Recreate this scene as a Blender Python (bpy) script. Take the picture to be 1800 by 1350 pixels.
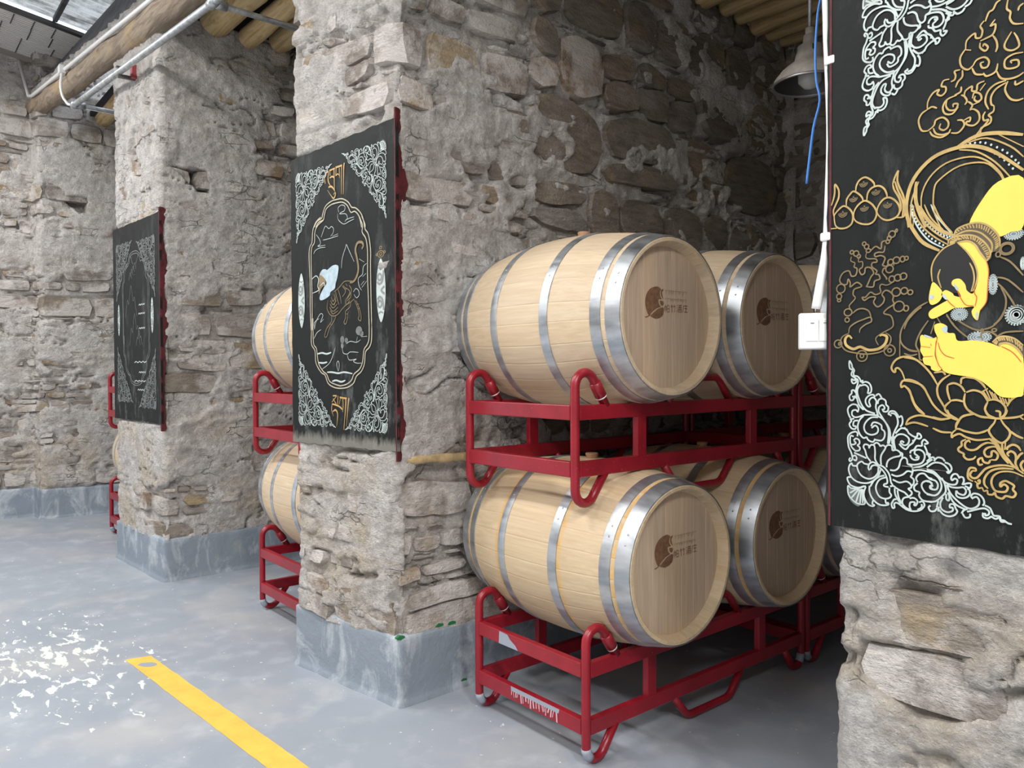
import bpy, bmesh, math, random
import numpy as np
from mathutils import Vector, Matrix
from mathutils.geometry import tessellate_polygon
PI = math.pi
for o in list(bpy.data.objects):
    bpy.data.objects.remove(o, do_unlink=True)
SC = bpy.context.scene
COL = SC.collection

# ---------------------------------------------------------------- camera, light, exposure
CAM = (1360.6, 2.4984, -1.8869, 1.3463, .8769, -.0171, -.0038)   # focal px (1800 wide), position, yaw, pitch, roll
cam = bpy.data.cameras.new('camera')
cam.sensor_width = 36.0
cam.lens = CAM[0] / 1800 * 36.0
cam.clip_start = .05
cam_o = bpy.data.objects.new('camera', cam)
COL.objects.link(cam_o)
def cam_axes(yaw, pitch, roll):
    cy, sy = math.cos(yaw), math.sin(yaw)
    f = Vector((-sy, cy, 0)); r = Vector((cy, sy, 0)); u = Vector((0, 0, 1))
    cp, sp = math.cos(pitch), math.sin(pitch)
    f2 = f * cp + u * sp; u2 = -f * sp + u * cp
    cr, sr = math.cos(roll), math.sin(roll)
    return r * cr + u2 * sr, -r * sr + u2 * cr, f2
r_, u_, f_ = cam_axes(*CAM[4:])
m3 = Matrix((r_, u_, -f_)).transposed()
cam_o.matrix_world = Matrix.Translation(CAM[1:4]) @ m3.to_4x4()
SC.camera = cam_o
SC.view_settings.view_transform = 'Standard'
SC.view_settings.look = 'None'
SC.view_settings.gamma = 1.0
SC.view_settings.use_curve_mapping = False
SC.view_settings.exposure = 0.27

world = bpy.data.worlds.new('sky')
SC.world = world
world.use_nodes = True
wb = world.node_tree.nodes['Background']
wb.inputs[0].default_value = (.80, .88, 1.0, 1)
wb.inputs[1].default_value = 2.2
FZ = -.022                                                        # floor level

def area(name, loc, sx, sy, power, col=(1, .97, .92), rot=(0, 0, 0), spread=PI):
    l = bpy.data.lights.new(name, 'AREA'); l.shape = 'RECTANGLE'
    l.size = sx; l.size_y = sy; l.energy = power; l.color = col; l.spread = spread
    o = bpy.data.objects.new(name, l); o.location = loc; o.rotation_euler = rot
    COL.objects.link(o); return o
for lx_, pw in ((-5.0, 52), (-2.4, 52), (.2, 50)):                # tube lamps over the aisle
    area('aisle_light', (lx_, -2.0, 4.05), 1.3, .25, pw, (1, .99, .975))
    area('aisle_light', (lx_ + .8, -3.7, 4.2), 1.3, .25, 46, (1, .99, .975))
area('aisle_light', (4.3, -1.7, 4.0), 1.3, .25, 130, (1, .985, .96))  # right-hand pair: unseen, added as side fill for pillar and cask heads
area('aisle_light', (4.3, -3.4, 4.2), 1.3, .25, 120, (1, .985, .96))

# ---------------------------------------------------------------- materials
def srgb(r, g, b):
    f = lambda c: (c / 255 / 12.92) if c / 255 <= .04045 else ((c / 255 + .055) / 1.055) ** 2.4
    return (f(r), f(g), f(b), 1)
class NT:
    def __init__(s, name):
        s.m = bpy.data.materials.new(name); s.m.use_nodes = True
        s.t = s.m.node_tree; s.n = s.t.nodes; s.l = s.t.links
        s.b = s.n['Principled BSDF']; s.out = s.n['Material Output']
        s.geo = s.n.new('ShaderNodeNewGeometry'); s.tc = s.n.new('ShaderNodeTexCoord')
        s.oi = s.n.new('ShaderNodeObjectInfo')
        s.pos = s.geo.outputs['Position']; s.obj = s.tc.outputs['Object']; s.rnd = s.oi.outputs['Random']
    def set(s, sock, v):
        if isinstance(v, bpy.types.NodeSocket): s.l.new(v, sock)
        else: sock.default_value = v
    def noise(s, vec, scale, detail=4, rough=.55, dist=0, out=0):
        n = s.n.new('ShaderNodeTexNoise'); s.set(n.inputs['Vector'], vec)
        n.inputs['Scale'].default_value = scale; n.inputs['Detail'].default_value = detail
        n.inputs['Roughness'].default_value = rough; n.inputs['Distortion'].default_value = dist
        return n.outputs[out]
    def vmap(s, vec, scale=(1, 1, 1), loc=(0, 0, 0)):
        n = s.n.new('ShaderNodeMapping'); s.set(n.inputs[0], vec)
        n.inputs['Scale'].default_value = scale; n.inputs['Location'].default_value = loc
        return n.outputs[0]
    def ramp(s, fac, stops, interp='LINEAR'):
        n = s.n.new('ShaderNodeValToRGB'); s.set(n.inputs[0], fac); e = n.color_ramp.elements
        n.color_ramp.interpolation = interp
        while len(e) < len(stops): e.new(.5)
        for i, (p, c) in enumerate(stops):
            e[i].position = p; e[i].color = c if isinstance(c, tuple) else (c, c, c, 1)
        return n.outputs[0]
    def mix(s, fac, a, b, mode='MIX'):
        n = s.n.new('ShaderNodeMix'); n.data_type = 'RGBA'; n.blend_type = mode
        s.set(n.inputs[0], fac); s.set(n.inputs[6], a); s.set(n.inputs[7], b); return n.outputs[2]
    def math(s, op, a, b=0, clamp=False):
        n = s.n.new('ShaderNodeMath'); n.operation = op; n.use_clamp = clamp
        s.set(n.inputs[0], a); s.set(n.inputs[1], b); return n.outputs[0]
    def sep(s, vec):
        n = s.n.new('ShaderNodeSeparateXYZ'); s.l.new(vec, n.inputs[0]); return n.outputs
    def bump(s, h, strength=.5, dist=.01, normal=None):
        n = s.n.new('ShaderNodeBump'); n.inputs['Strength'].default_value = strength
        n.inputs['Distance'].default_value = dist; s.l.new(h, n.inputs['Height'])
        if normal: s.l.new(normal, n.inputs['Normal'])
        return n.outputs[0]
    def fin(s, col, rough=.8, metal=0, normal=None, spec=None):
        s.set(s.b.inputs['Base Color'], col); s.set(s.b.inputs['Roughness'], rough)
        s.set(s.b.inputs['Metallic'], metal)
        if normal: s.l.new(normal, s.b.inputs['Normal'])
        if spec is not None: s.b.inputs['Specular IOR Level'].default_value = spec
        return s.m

def m_mortar():
    t = NT('lime mortar'); p = t.pos
    a = t.noise(p, 1.4, 5, .6); b = t.noise(p, 9, 5, .65); c = t.noise(p, 60, 3, .6)
    col = t.ramp(b, [(.25, (.46, .425, .395, 1)), (.45, (.68, .645, .615, 1)), (.7, (.87, .84, .81, 1))])
    och = t.ramp(t.noise(t.vmap(p, (1, 1, 1.3), (5, 3, 1)), 2.6, 5, .65), [(.48, 0.), (.64, 1.)])
    zz = t.sep(p)[2]
    lowm = t.ramp(t.math('MULTIPLY', zz, .5), [(.40, 1.), (.62, .22)])
    col = t.mix(t.math('MULTIPLY', t.math('MULTIPLY', och, lowm), .5), col, (.60, .48, .29, 1))
    gr = t.ramp(t.noise(p, 3.4, 5, .6), [(.55, 0.), (.7, 1.)])
    col = t.mix(t.math('MULTIPLY', gr, .45), col, (.36, .34, .32, 1))
    col = t.mix(t.ramp(c, [(.3, .34), (.6, 0.)]), col, (.25, .22, .2, 1))
    col = t.mix(t.ramp(t.noise(t.vmap(p, (1, 1, 1.5), (4, 4, 4)), 38, 5, .78, .4), [(.30, .5), (.47, 0.)]), col, (.30, .27, .245, 1))
    col = t.mix(t.ramp(t.noise(p, 95, 3, .7), [(.56, 0.), (.72, .5)]), col, (.92, .90, .88, 1))
    h = t.math('ADD', t.noise(p, 22, 8, .74, .3), t.math('MULTIPLY', t.noise(t.vmap(p, (1, 1, 1.6)), 75, 4, .65), .45))
    v = t.n.new('ShaderNodeTexVoronoi'); v.feature = 'DISTANCE_TO_EDGE'; v.inputs['Scale'].default_value = 5.5
    w = t.n.new('ShaderNodeVectorMath'); w.operation = 'MULTIPLY_ADD'; t.l.new(t.noise(p, 7, 4, .6, 0, 1), w.inputs[0]); w.inputs[1].default_value = (.22, .22, .16); t.l.new(t.vmap(p, (.8, .8, 2.6)), w.inputs[2])
    t.l.new(w.outputs[0], v.inputs['Vector'])
    ck = t.math('MULTIPLY', t.ramp(v.outputs['Distance'], [(0., 1.), (.035, 0.)]), t.ramp(t.noise(p, 3.6, 3, .6), [(.55, 0.), (.63, 1.)]))
    col = t.mix(t.math('MULTIPLY', ck, .6), col, (.16, .145, .13, 1))
    h = t.math('SUBTRACT', h, t.math('MULTIPLY', ck, .5))
    n = t.bump(h, 1.0, .034)
    return t.fin(col, .95, 0, n, .15)
def m_stone(dark=False):
    t = NT('shaded rubble stone' if dark else 'rubble stone'); p = t.pos; r = t.rnd
    base = t.ramp(r, [(0, (.20, .175, .15, 1)), (.16, (.40, .36, .32, 1)), (.34, (.30, .25, .20, 1)), (.5, (.46, .42, .38, 1)),
                      (.66, (.34, .30, .27, 1)), (.78, (.50, .38, .22, 1)), (.88, (.33, .22, .15, 1)), (1, (.44, .41, .38, 1))])
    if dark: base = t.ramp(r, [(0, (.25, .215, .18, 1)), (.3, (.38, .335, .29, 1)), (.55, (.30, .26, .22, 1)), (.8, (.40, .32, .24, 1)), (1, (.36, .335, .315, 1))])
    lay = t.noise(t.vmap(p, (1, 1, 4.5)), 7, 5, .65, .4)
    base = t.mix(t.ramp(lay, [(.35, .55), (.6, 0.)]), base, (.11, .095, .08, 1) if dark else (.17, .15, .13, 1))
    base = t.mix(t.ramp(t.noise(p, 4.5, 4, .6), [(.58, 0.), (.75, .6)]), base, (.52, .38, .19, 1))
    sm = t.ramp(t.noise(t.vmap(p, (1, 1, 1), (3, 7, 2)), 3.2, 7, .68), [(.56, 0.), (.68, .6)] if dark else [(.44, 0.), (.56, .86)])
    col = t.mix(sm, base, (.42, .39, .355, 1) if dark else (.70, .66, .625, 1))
    h = t.math('ADD', t.noise(t.vmap(p, (1, 1, 2.6)), 16, 6, .7, .3), t.math('MULTIPLY', t.noise(p, 90, 3, .6), .35))
    n = t.bump(h, .9, .030)
    return t.fin(col, .92, 0, n, .2)
def m_plinth():
    t = NT('grey plinth paint'); p = t.pos
    a = t.noise(t.vmap(p, (1, 1, .45)), 7, 6, .7, .6)
    col = t.mix(t.ramp(a, [(.5, 0.), (.66, .8)]), srgb(132, 143, 154), srgb(188, 196, 202))
    col = t.mix(t.ramp(t.noise(p, 3.2, 4, .6), [(.62, 0.), (.75, .6)]), col, srgb(172, 170, 158))
    n = t.bump(t.noise(p, 22, 5, .6), .5, .012)
    return t.fin(col, .6, 0, n)
def m_floor():
    t = NT('grey floor paint'); p = t.pos; x, y, z = t.sep(p)
    a = t.noise(p, 1.1, 5, .6); b = t.noise(p, 6, 5, .65)
    col = t.mix(a, srgb(137, 144, 155), srgb(163, 170, 179))
    col = t.mix(t.ramp(b, [(.52, 0.), (.74, .4)]), col, srgb(196, 198, 200))
    # a patch where the paint has flaked to a pale undercoat
    dx = t.math('DIVIDE', t.math('ADD', x, 1.72), .62); dy = t.math('DIVIDE', t.math('ADD', y, 1.22), .30)
    d = t.math('ADD', t.math('MULTIPLY', dx, dx), t.math('MULTIPLY', dy, dy))
    fl = t.noise(t.vmap(p, (1.0, 2.2, 1)), 10, 6, .6, .5)
    thr = t.math('SUBTRACT', fl, t.math('MULTIPLY', d, .055))
    m1 = t.ramp(thr, [(.535, 0.), (.55, 1.)])
    spk = t.ramp(t.noise(p, 34, 2, .5), [(.73, 0.), (.745, .75)])
    m = t.math('MAXIMUM', m1, spk)
    col = t.mix(m, col, srgb(222, 230, 222))
    dust = t.ramp(t.noise(t.vmap(p, (1, 1, 1), (2, 9, 0)), 1.8, 4, .55), [(.5, 0.), (.72, .5)])
    col = t.mix(dust, col, srgb(186, 184, 178))
    n = t.bump(t.math('ADD', t.noise(p, 14, 5, .6), t.math('MULTIPLY', m1, .25)), .14, .01)
    return t.fin(col, t.ramp(b, [(.3, .36), (.7, .6)]), 0, n, .4)
def m_plain(name, col, rough=.5, metal=0, nscale=0, namp=.12, bump=0, spec=None):
    t = NT(name); c = col
    n = None
    if nscale:
        ns = t.noise(t.obj, nscale, 4, .6)
        dark = tuple(v * (1 - namp * 2) for v in col[:3]) + (1,); lite = tuple(min(1, v * (1 + namp)) for v in col[:3]) + (1,)
        c = t.ramp(ns, [(.3, dark), (.7, lite)])
        if bump: n = t.bump(ns, bump, .004)
    return t.fin(c, rough, metal, n, spec)
def m_oak(name, dark, lite, axis, stain=0):
    t = NT(name); o = t.obj
    sc = {'x': (1.2, 22, 22), 'z': (22, 22, 1.2)}[axis]
    off = t.n.new('ShaderNodeVectorMath'); off.operation = 'ADD'; t.l.new(o, off.inputs[0])
    cmb = t.n.new('ShaderNodeCombineXYZ'); t.l.new(t.math('MULTIPLY', t.rnd, 37.), cmb.inputs[0 if axis == 'x' else 2]); t.l.new(cmb.outputs[0], off.inputs[1])
    g = t.noise(t.vmap(off.outputs[0], sc), 3.2, 6, .62, .5)
    g2 = t.noise(t.vmap(off.outputs[0], tuple(v * .3 for v in sc)), 2.0, 3, .5)
    col = t.ramp(g, [(.28, dark), (.55, tuple((a + b) / 2 for a, b in zip(dark, lite))), (.8, lite)])
    tone = t.ramp(t.rnd, [(0, (.86, .84, .82, 1)), (.5, (1, .99, .96, 1)), (1, (1.0, .93, .82, 1))])
    col = t.mix(.8, col, tone, 'MULTIPLY')
    col = t.mix(t.ramp(g2, [(.3, .28), (.55, 0.)]), col, dark)
    if stain:                                                     # yellow seepage along the hoop edges
        x = t.math('ABSOLUTE', t.sep(o)[0], 0)
        b1 = t.math('ABSOLUTE', t.math('SUBTRACT', x, .172), 0); b2 = t.math('ABSOLUTE', t.math('SUBTRACT', x, .405), 0)
        d = t.math('MINIMUM', b1, b2)
        mk = t.math('MULTIPLY', t.ramp(d, [(0., 1.), (.020, 0.)]), t.ramp(t.noise(o, 20, 4, .6), [(.36, 0.), (.56, .9)]))
        col = t.mix(mk, col, (.62, .36, .10, 1))
    n = t.bump(g, .12, .003)
    return t.fin(col, .55, 0, n, .3)
def m_hoop():
    t = NT('galvanised hoop'); o = t.obj
    ns = t.noise(t.vmap(o, (1, 5, 5)), 4, 5, .6)
    col = t.ramp(ns, [(.3, (.33, .36, .39, 1)), (.6, (.58, .61, .64, 1)), (.8, (.70, .73, .75, 1))])
    return t.fin(col, t.ramp(ns, [(.3, .33), (.7, .5)]), .9, t.bump(t.noise(o, 40, 3), .08, .002))
def m_red():
    t = NT('red rack enamel'); p = t.pos
    ns = t.noise(p, 9, 4, .6)
    col = t.ramp(ns, [(.3, srgb(128, 18, 32)), (.7, srgb(152, 26, 42))])
    sp = t.ramp(t.noise(p, 130, 2, .5), [(.70, 0.), (.74, .5)])
    col = t.mix(sp, col, srgb(205, 110, 118))
    return t.fin(col, .32, 0, t.bump(t.noise(p, 50, 3), .08, .002), .5)
def m_panel(wear=1.0, drip=0.0):
    t = NT('black mural ground'); o = t.obj
    a = t.noise(o, 6, 5, .65); x, y, z = t.sep(o)
    col = t.mix(a, (.006, .0075, .007, 1), (.017, .020, .019, 1))
    ch = t.ramp(t.noise(t.vmap(o, (2.2, 1, .8), (1, 0, 3)), 3.4, 8, .72), [(.53, 0.), (.74, .5 * wear)])
    low = t.ramp(z, [(.0, 1.), (.55, .45), (1., .25)])
    col = t.mix(t.math('MULTIPLY', ch, low), col, (.34, .35, .34, 1))
    dr = t.ramp(t.math('ADD', z, t.math('MULTIPLY', t.math('SUBTRACT', t.noise(t.vmap(o, (6, 1, 2)), 6, 5, .7), .5), .10)), [(.020, .8), (.055, 0.)])
    if drip: col = t.mix(t.math('MULTIPLY', dr, drip), col, (.36, .35, .30, 1))
    n = t.bump(t.noise(o, 26, 5, .6), .16, .006)
    return t.fin(col, t.ramp(a, [(.3, .5), (.7, .65)]), 0, n, .16)
def m_log():
    t = NT('peeled log'); o = t.obj
    g = t.noise(t.vmap(o, (1.2, 12, 12)), 3, 6, .65, .8)
    k = t.noise(t.vmap(o, (2.0, 5, 5)), 3, 4, .6)
    col = t.ramp(g, [(.28, (.36, .24, .10, 1)), (.5, (.64, .49, .27, 1)), (.75, (.82, .66, .42, 1))])
    col = t.mix(t.ramp(k, [(.58, 0.), (.72, .55)]), col, (.40, .24, .10, 1))
    tone = t.ramp(t.rnd, [(0, (.75, .75, .72, 1)), (1, (1, .97, .9, 1))])
    col = t.mix(.9, col, tone, 'MULTIPLY')
    return t.fin(col, .7, 0, t.bump(g, .35, .008), .25)
def m_oldlog():
    t = NT('old beam log'); o = t.obj
    g = t.noise(t.vmap(o, (1.0, 11, 11)), 3, 6, .65, .8)
    b = t.noise(t.vmap(o, (2.2, 2, 2)), 2.2, 4, .6)
    col = t.ramp(g, [(.3, (.15, .115, .085, 1)), (.55, (.33, .265, .20, 1)), (.8, (.47, .39, .30, 1))])
    col = t.mix(t.ramp(b, [(.56, 0.), (.68, .7)]), col, (.46, .33, .17, 1))
    return t.fin(col, .8, 0, t.bump(g, .6, .012), .2)
def m_sheet(name, col, trans):
    t = NT(name)
    t.fin(col, .45, 0)
    if trans:
        col = t.ramp(t.noise(t.vmap(t.pos, (3, .8, 1)), 3.2, 5, .7), [(.38, srgb(120, 118, 114)), (.56, col)]); t.set(t.b.inputs['Base Color'], col)
        tl = t.n.new('ShaderNodeBsdfTranslucent'); t.set(tl.inputs[0], col)
        mx = t.n.new('ShaderNodeMixShader'); t.set(mx.inputs[0], trans)
        t.l.new(t.b.outputs[0], mx.inputs[1]); t.l.new(tl.outputs[0], mx.inputs[2]); t.l.new(mx.outputs[0], t.out.inputs[0])
    return t.m
MORTAR, STONE, PLINTH, FLOOR = m_mortar(), m_stone(), m_plinth(), m_floor()
STONE_SHADE = m_stone(True)  # rubble stone with the deep bay's shade mixed into its colour
OCHRE = m_plain('ochre ledge stone', (.50, .37, .19, 1), .9, 0, 14, .25, .8)
OAK = m_oak('oak stave', (.54, .42, .285, 1), (.71, .59, .44, 1), 'x')
OAKS = m_oak('oak stave with yellow seepage', (.52, .395, .25, 1), (.69, .56, .395, 1), 'x', 1)
HEADM = m_oak('oak head board', (.46, .345, .25, 1), (.64, .505, .38, 1), 'z')
HOOP, RED, PANEL, LOG, OLDLOG = m_hoop(), m_red(), m_panel(), m_log(), m_oldlog()
PANELT = m_panel(1.3, .6)
BURN = m_plain('burnt brand', (.20, .10, .05, 1), .8, 0, 60, .2)
BURNPALE = m_plain('faint burnt brand', (.33, .23, .14, 1), .8, 0, 60, .1)
BUNG = m_plain('terracotta bung', (.46, .26, .15, 1), .6)
GOLD = m_plain('gold line paint', srgb(188, 160, 100), .45, 0, 30, .14)
CREAM = m_plain('cream line paint', srgb(182, 174, 152), .5, 0, 30, .1)
WHITE = m_plain('white line paint', srgb(188, 200, 197), .5, 0, 25, .1)
DIM = m_plain('thin grey line paint', srgb(112, 118, 116), .6, 0, 25, .2)
BROWNL = m_plain('brown gold line paint', srgb(130, 112, 78), .5, 0, 25, .15)
LETTER = m_plain('gold letter paint', srgb(196, 158, 92), .45, 0, 20, .1)
YELLOW = m_plain('yellow figure paint', srgb(247, 208, 92), .5, 0, 9, .03)
FLOORYEL = m_plain('yellow floor paint', srgb(244, 192, 84), .5, 0, 12, .07)
REDL = m_plain('red line paint', srgb(196, 96, 44), .5)
BLACKP = m_plain('black paint', (.010, .011, .011, 1), .5)
DARKBR = m_plain('dark bronze paint', srgb(92, 82, 66), .5, 0, 60, .2)
SLATE = m_plain('slate blue paint', srgb(120, 134, 140), .5, 0, 60, .2)
PALE = m_plain('pale blue paint', srgb(176, 196, 206), .5, 0, 40, .12)
GREYP = m_plain('grey bead paint', srgb(132, 136, 134), .5)
WINE = m_plain('wine red edge paint', srgb(88, 26, 32), .7, 0, 26, .3, .8)
PVC = m_plain('white plastic', srgb(232, 232, 230), .35)
ZINC = m_plain('galvanised pipe', (.52, .55, .57, 1), .38, .75, 25, .2)
GREYPAINT = m_plain('grey touch-up paint', srgb(150, 158, 170), .5)
BLUE = m_plain('blue wire sheath', srgb(70, 140, 225), .4)
ENAMEL = m_plain('dusty enamel', srgb(186, 180, 172), .5, 0, 18, .18)
DARKMETAL = m_plain('dark metal', (.10, .10, .10, 1), .4, .6)
STEEL = m_plain('steel', (.5, .5, .5, 1), .35, .9)
OPAL = m_plain('opal glass', srgb(210, 212, 210), .25)
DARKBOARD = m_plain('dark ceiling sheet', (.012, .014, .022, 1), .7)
TARP = m_plain('dark roof edge', (.07, .07, .075, 1), .8, 0, 8, .3, .4)
SHEETA = m_sheet('ribbed roof sheet', srgb(128, 121, 117), 0)
SHEETB = m_sheet('translucent roof sheet', srgb(222, 222, 218), .45)
GREEN = m_plain('green paint spot', srgb(30, 110, 66), .6)

# ---------------------------------------------------------------- object helpers
def link(name, me, mat=None, parent=None, loc=None):
    o = bpy.data.objects.new(name, me)
    if me is not None and mat is not None and not me.materials: me.materials.append(mat)
    COL.objects.link(o)
    if loc is not None: o.location = loc
    if parent is not None: o.parent = parent
    return o
def tag(o, label=None, cat=None, group=None, kind=None):
    if label: o['label'] = label
    if cat: o['category'] = cat
    if group: o['group'] = group
    if kind: o['kind'] = kind
    return o
def thing(name, label, cat, loc=(0, 0, 0), rotz=0, group=None):
    o = bpy.data.objects.new(name, None); COL.objects.link(o)
    o.location = loc; o.rotation_euler = (0, 0, rotz)
    return tag(o, label, cat, group)
def mesh(name, v, f, smooth=False):
    me = bpy.data.meshes.new(name); me.from_pydata(v, [], f)
    if smooth: me.polygons.foreach_set('use_smooth', [True] * len(me.polygons))
    me.update(); return me
class MB:
    def __init__(s): s.v = []; s.f = []
    def add(s, v, f):
        b = len(s.v); s.v += [tuple(p) for p in v]; s.f += [tuple(i + b for i in q) for q in f]; return s
    def box(s, x0, x1, y0, y1, z0, z1, c=.0):
        v = []; f = []
        bm = bmesh.new()
        bmesh.ops.create_cube(bm, size=1, matrix=Matrix.Translation(((x0 + x1) / 2, (y0 + y1) / 2, (z0 + z1) / 2)) @ Matrix.Diagonal((x1 - x0, y1 - y0, z1 - z0, 1)))
        if c: bmesh.ops.bevel(bm, geom=bm.edges[:], offset=c, segments=2, profile=.5, affect='EDGES')
        s.bm(bm); bm.free(); return s
    def bm(s, bm):
        bm.verts.index_update()
        return s.add([v.co[:] for v in bm.verts], [[v.index for v in f.verts] for f in bm.faces])
    def tube(s, path, r, n=10, cap=True):
        P = [Vector(p) for p in path]; R = r if isinstance(r, (list, tuple)) else [r] * len(P)
        up = None; rings = []
        for i, p in enumerate(P):
            t = (P[min(i + 1, len(P) - 1)] - P[max(i - 1, 0)]).normalized()
            if up is None:
                up = t.orthogonal().normalized()
            up = (up - t * up.dot(t)).normalized(); sd = t.cross(up)
            rings.append([p + (up * math.cos(2 * PI * k / n) + sd * math.sin(2 * PI * k / n)) * R[i] for k in range(n)])
        v = [q for g in rings for q in g]; f = []
        for i in range(len(P) - 1):
            for k in range(n):
                f.append((i * n + k, i * n + (k + 1) % n, (i + 1) * n + (k + 1) % n, (i + 1) * n + k))
        if cap: f.append(tuple(range(n))[::-1]); f.append(tuple((len(P) - 1) * n + k for k in range(n)))
        return s.add(v, f)
    def lathe(s, prof, n=32, axis='z'):
        v = []; f = []
        for (r, h) in prof:
            for k in range(n):
                a = 2 * PI * k / n; c, d = r * math.cos(a), r * math.sin(a)
                v.append((c, d, h) if axis == 'z' else (h, c, d))
        for i in range(len(prof) - 1):
            for k in range(n):
                q = (i * n + k, i * n + (k + 1) % n, (i + 1) * n + (k + 1) % n, (i + 1) * n + k)
                f.append(q)
        return s.add(v, f)
    def build(s, name, mat, parent=None, smooth=False, loc=None, sharp=None):
        me = mesh(name, s.v, s.f, smooth)
        if sharp is not None and smooth: me.set_sharp_from_angle(angle=sharp)
        return link(name, me, mat, parent, loc)
def catmull(P, n=4, closed=False):
    P = [tuple(p) for p in P]
    if len(P) < 3: return P
    if not closed and P[0][:2] == P[-1][:2]: closed = True; P = P[:-1]
    m = len(P); out = []
    for i in range(m if closed else m - 1):
        if closed: a, b, c, d = P[i - 1], P[i], P[(i + 1) % m], P[(i + 2) % m]
        else: a, b, c, d = P[max(i - 1, 0)], P[i], P[i + 1], P[min(i + 2, m - 1)]
        for k in range(n):
            t = k / n
            out.append(tuple(.5 * (2 * b[j] + (c[j] - a[j]) * t + (2 * a[j] - 5 * b[j] + 4 * c[j] - d[j]) * t * t + (3 * b[j] - a[j] - 3 * c[j] + d[j]) * t ** 3) for j in range(len(b))))
    out.append(P[0] if closed else P[-1])
    return out
# ---------------------------------------------------------------- rubble masonry
def vnoise(x, y, seed):
    xi = np.floor(x).astype(np.int64); yi = np.floor(y).astype(np.int64)
    fx = x - xi; fy = y - yi
    fx = fx * fx * fx * (fx * (fx * 6 - 15) + 10); fy = fy * fy * fy * (fy * (fy * 6 - 15) + 10)
    def h(a, b):
        k = (a * 374761393 + b * 668265263 + seed * 974634777) & 0xFFFFFFFF
        k = ((k ^ (k >> 13)) * 1274126177) & 0xFFFFFFFF
        k = k ^ (k >> 16)
        return (k & 0xFFFF) / 32767.5 - 1.0
    return (h(xi, yi) * (1 - fx) + h(xi + 1, yi) * fx) * (1 - fy) + (h(xi, yi + 1) * (1 - fx) + h(xi + 1, yi + 1) * fx) * fy
def fbm(x, y, seed, octv=4, gain=.5):
    a = 1.0; s = 0; n = 0
    for i in range(octv):
        s = s + a * vnoise(x, y, seed + i * 17); n += a; a *= gain; x = x * 2.03 + 7.1; y = y * 2.03 + 3.7
    return s / n
def sstep(a, b, x):
    t = np.clip((x - a) / (b - a), 0, 1); return t * t * (3 - 2 * t)
class Outline:
    """horizontal run of a wall face; the outward side is to the right of the direction of travel"""
    def __init__(s, pts, rad=.035):
        P = [Vector(p) for p in pts]; D = [P[0]]
        for i in range(1, len(P) - 1):
            a = P[i] + (P[i - 1] - P[i]).normalized() * rad; b = P[i] + (P[i + 1] - P[i]).normalized() * rad
            for k in range(7):
                t = k / 6; D.append(a * (1 - t) ** 2 + P[i] * 2 * t * (1 - t) + b * t * t)
        D.append(P[-1])
        s.d = np.array([[p.x, p.y] for p in D]); seg = np.diff(s.d, axis=0); L = np.hypot(seg[:, 0], seg[:, 1])
        s.s = np.concatenate([[0], np.cumsum(L)]); s.len = s.s[-1]
        t = np.zeros_like(s.d); tt = seg / L[:, None]
        t[0] = tt[0]; t[-1] = tt[-1]; t[1:-1] = tt[1:] + tt[:-1]; t /= np.hypot(t[:, 0], t[:, 1])[:, None]
        s.n = np.stack([t[:, 1], -t[:, 0]], 1)
        s.corner = []; acc = 0
        for i in range(1, len(P) - 1):
            s.corner.append(s.s[1 + (i - 1) * 7 + 3])
    def at(s, q, h):
        x = np.interp(q, s.s, s.d[:, 0]); y = np.interp(q, s.s, s.d[:, 1])
        nx = np.interp(q, s.s, s.n[:, 0]); ny = np.interp(q, s.s, s.n[:, 1]); l = np.hypot(nx, ny)
        return x + nx / l * h, y + ny / l * h
def grid_mesh(name, X, Y, Z, flip=False):
    nz, ns = X.shape
    me = bpy.data.meshes.new(name)
    co = np.stack([X, Y, Z], -1).reshape(-1, 3).astype(np.float32)
    i = np.arange(nz * ns).reshape(nz, ns)
    q = np.stack([i[:-1, :-1], i[:-1, 1:], i[1:, 1:], i[1:, :-1]], -1).reshape(-1, 4)
    if flip: q = q[:, ::-1]
    me.vertices.add(len(co)); me.vertices.foreach_set('co', co.ravel())
    me.loops.add(q.size); me.loops.foreach_set('vertex_index', q.ravel().astype(np.int32))
    me.polygons.add(len(q)); me.polygons.foreach_set('loop_start', np.arange(0, q.size, 4, dtype=np.int32))
    me.polygons.foreach_set('use_smooth', np.ones(len(q), dtype=bool))
    me.update(calc_edges=True); me.validate(); return me
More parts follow.
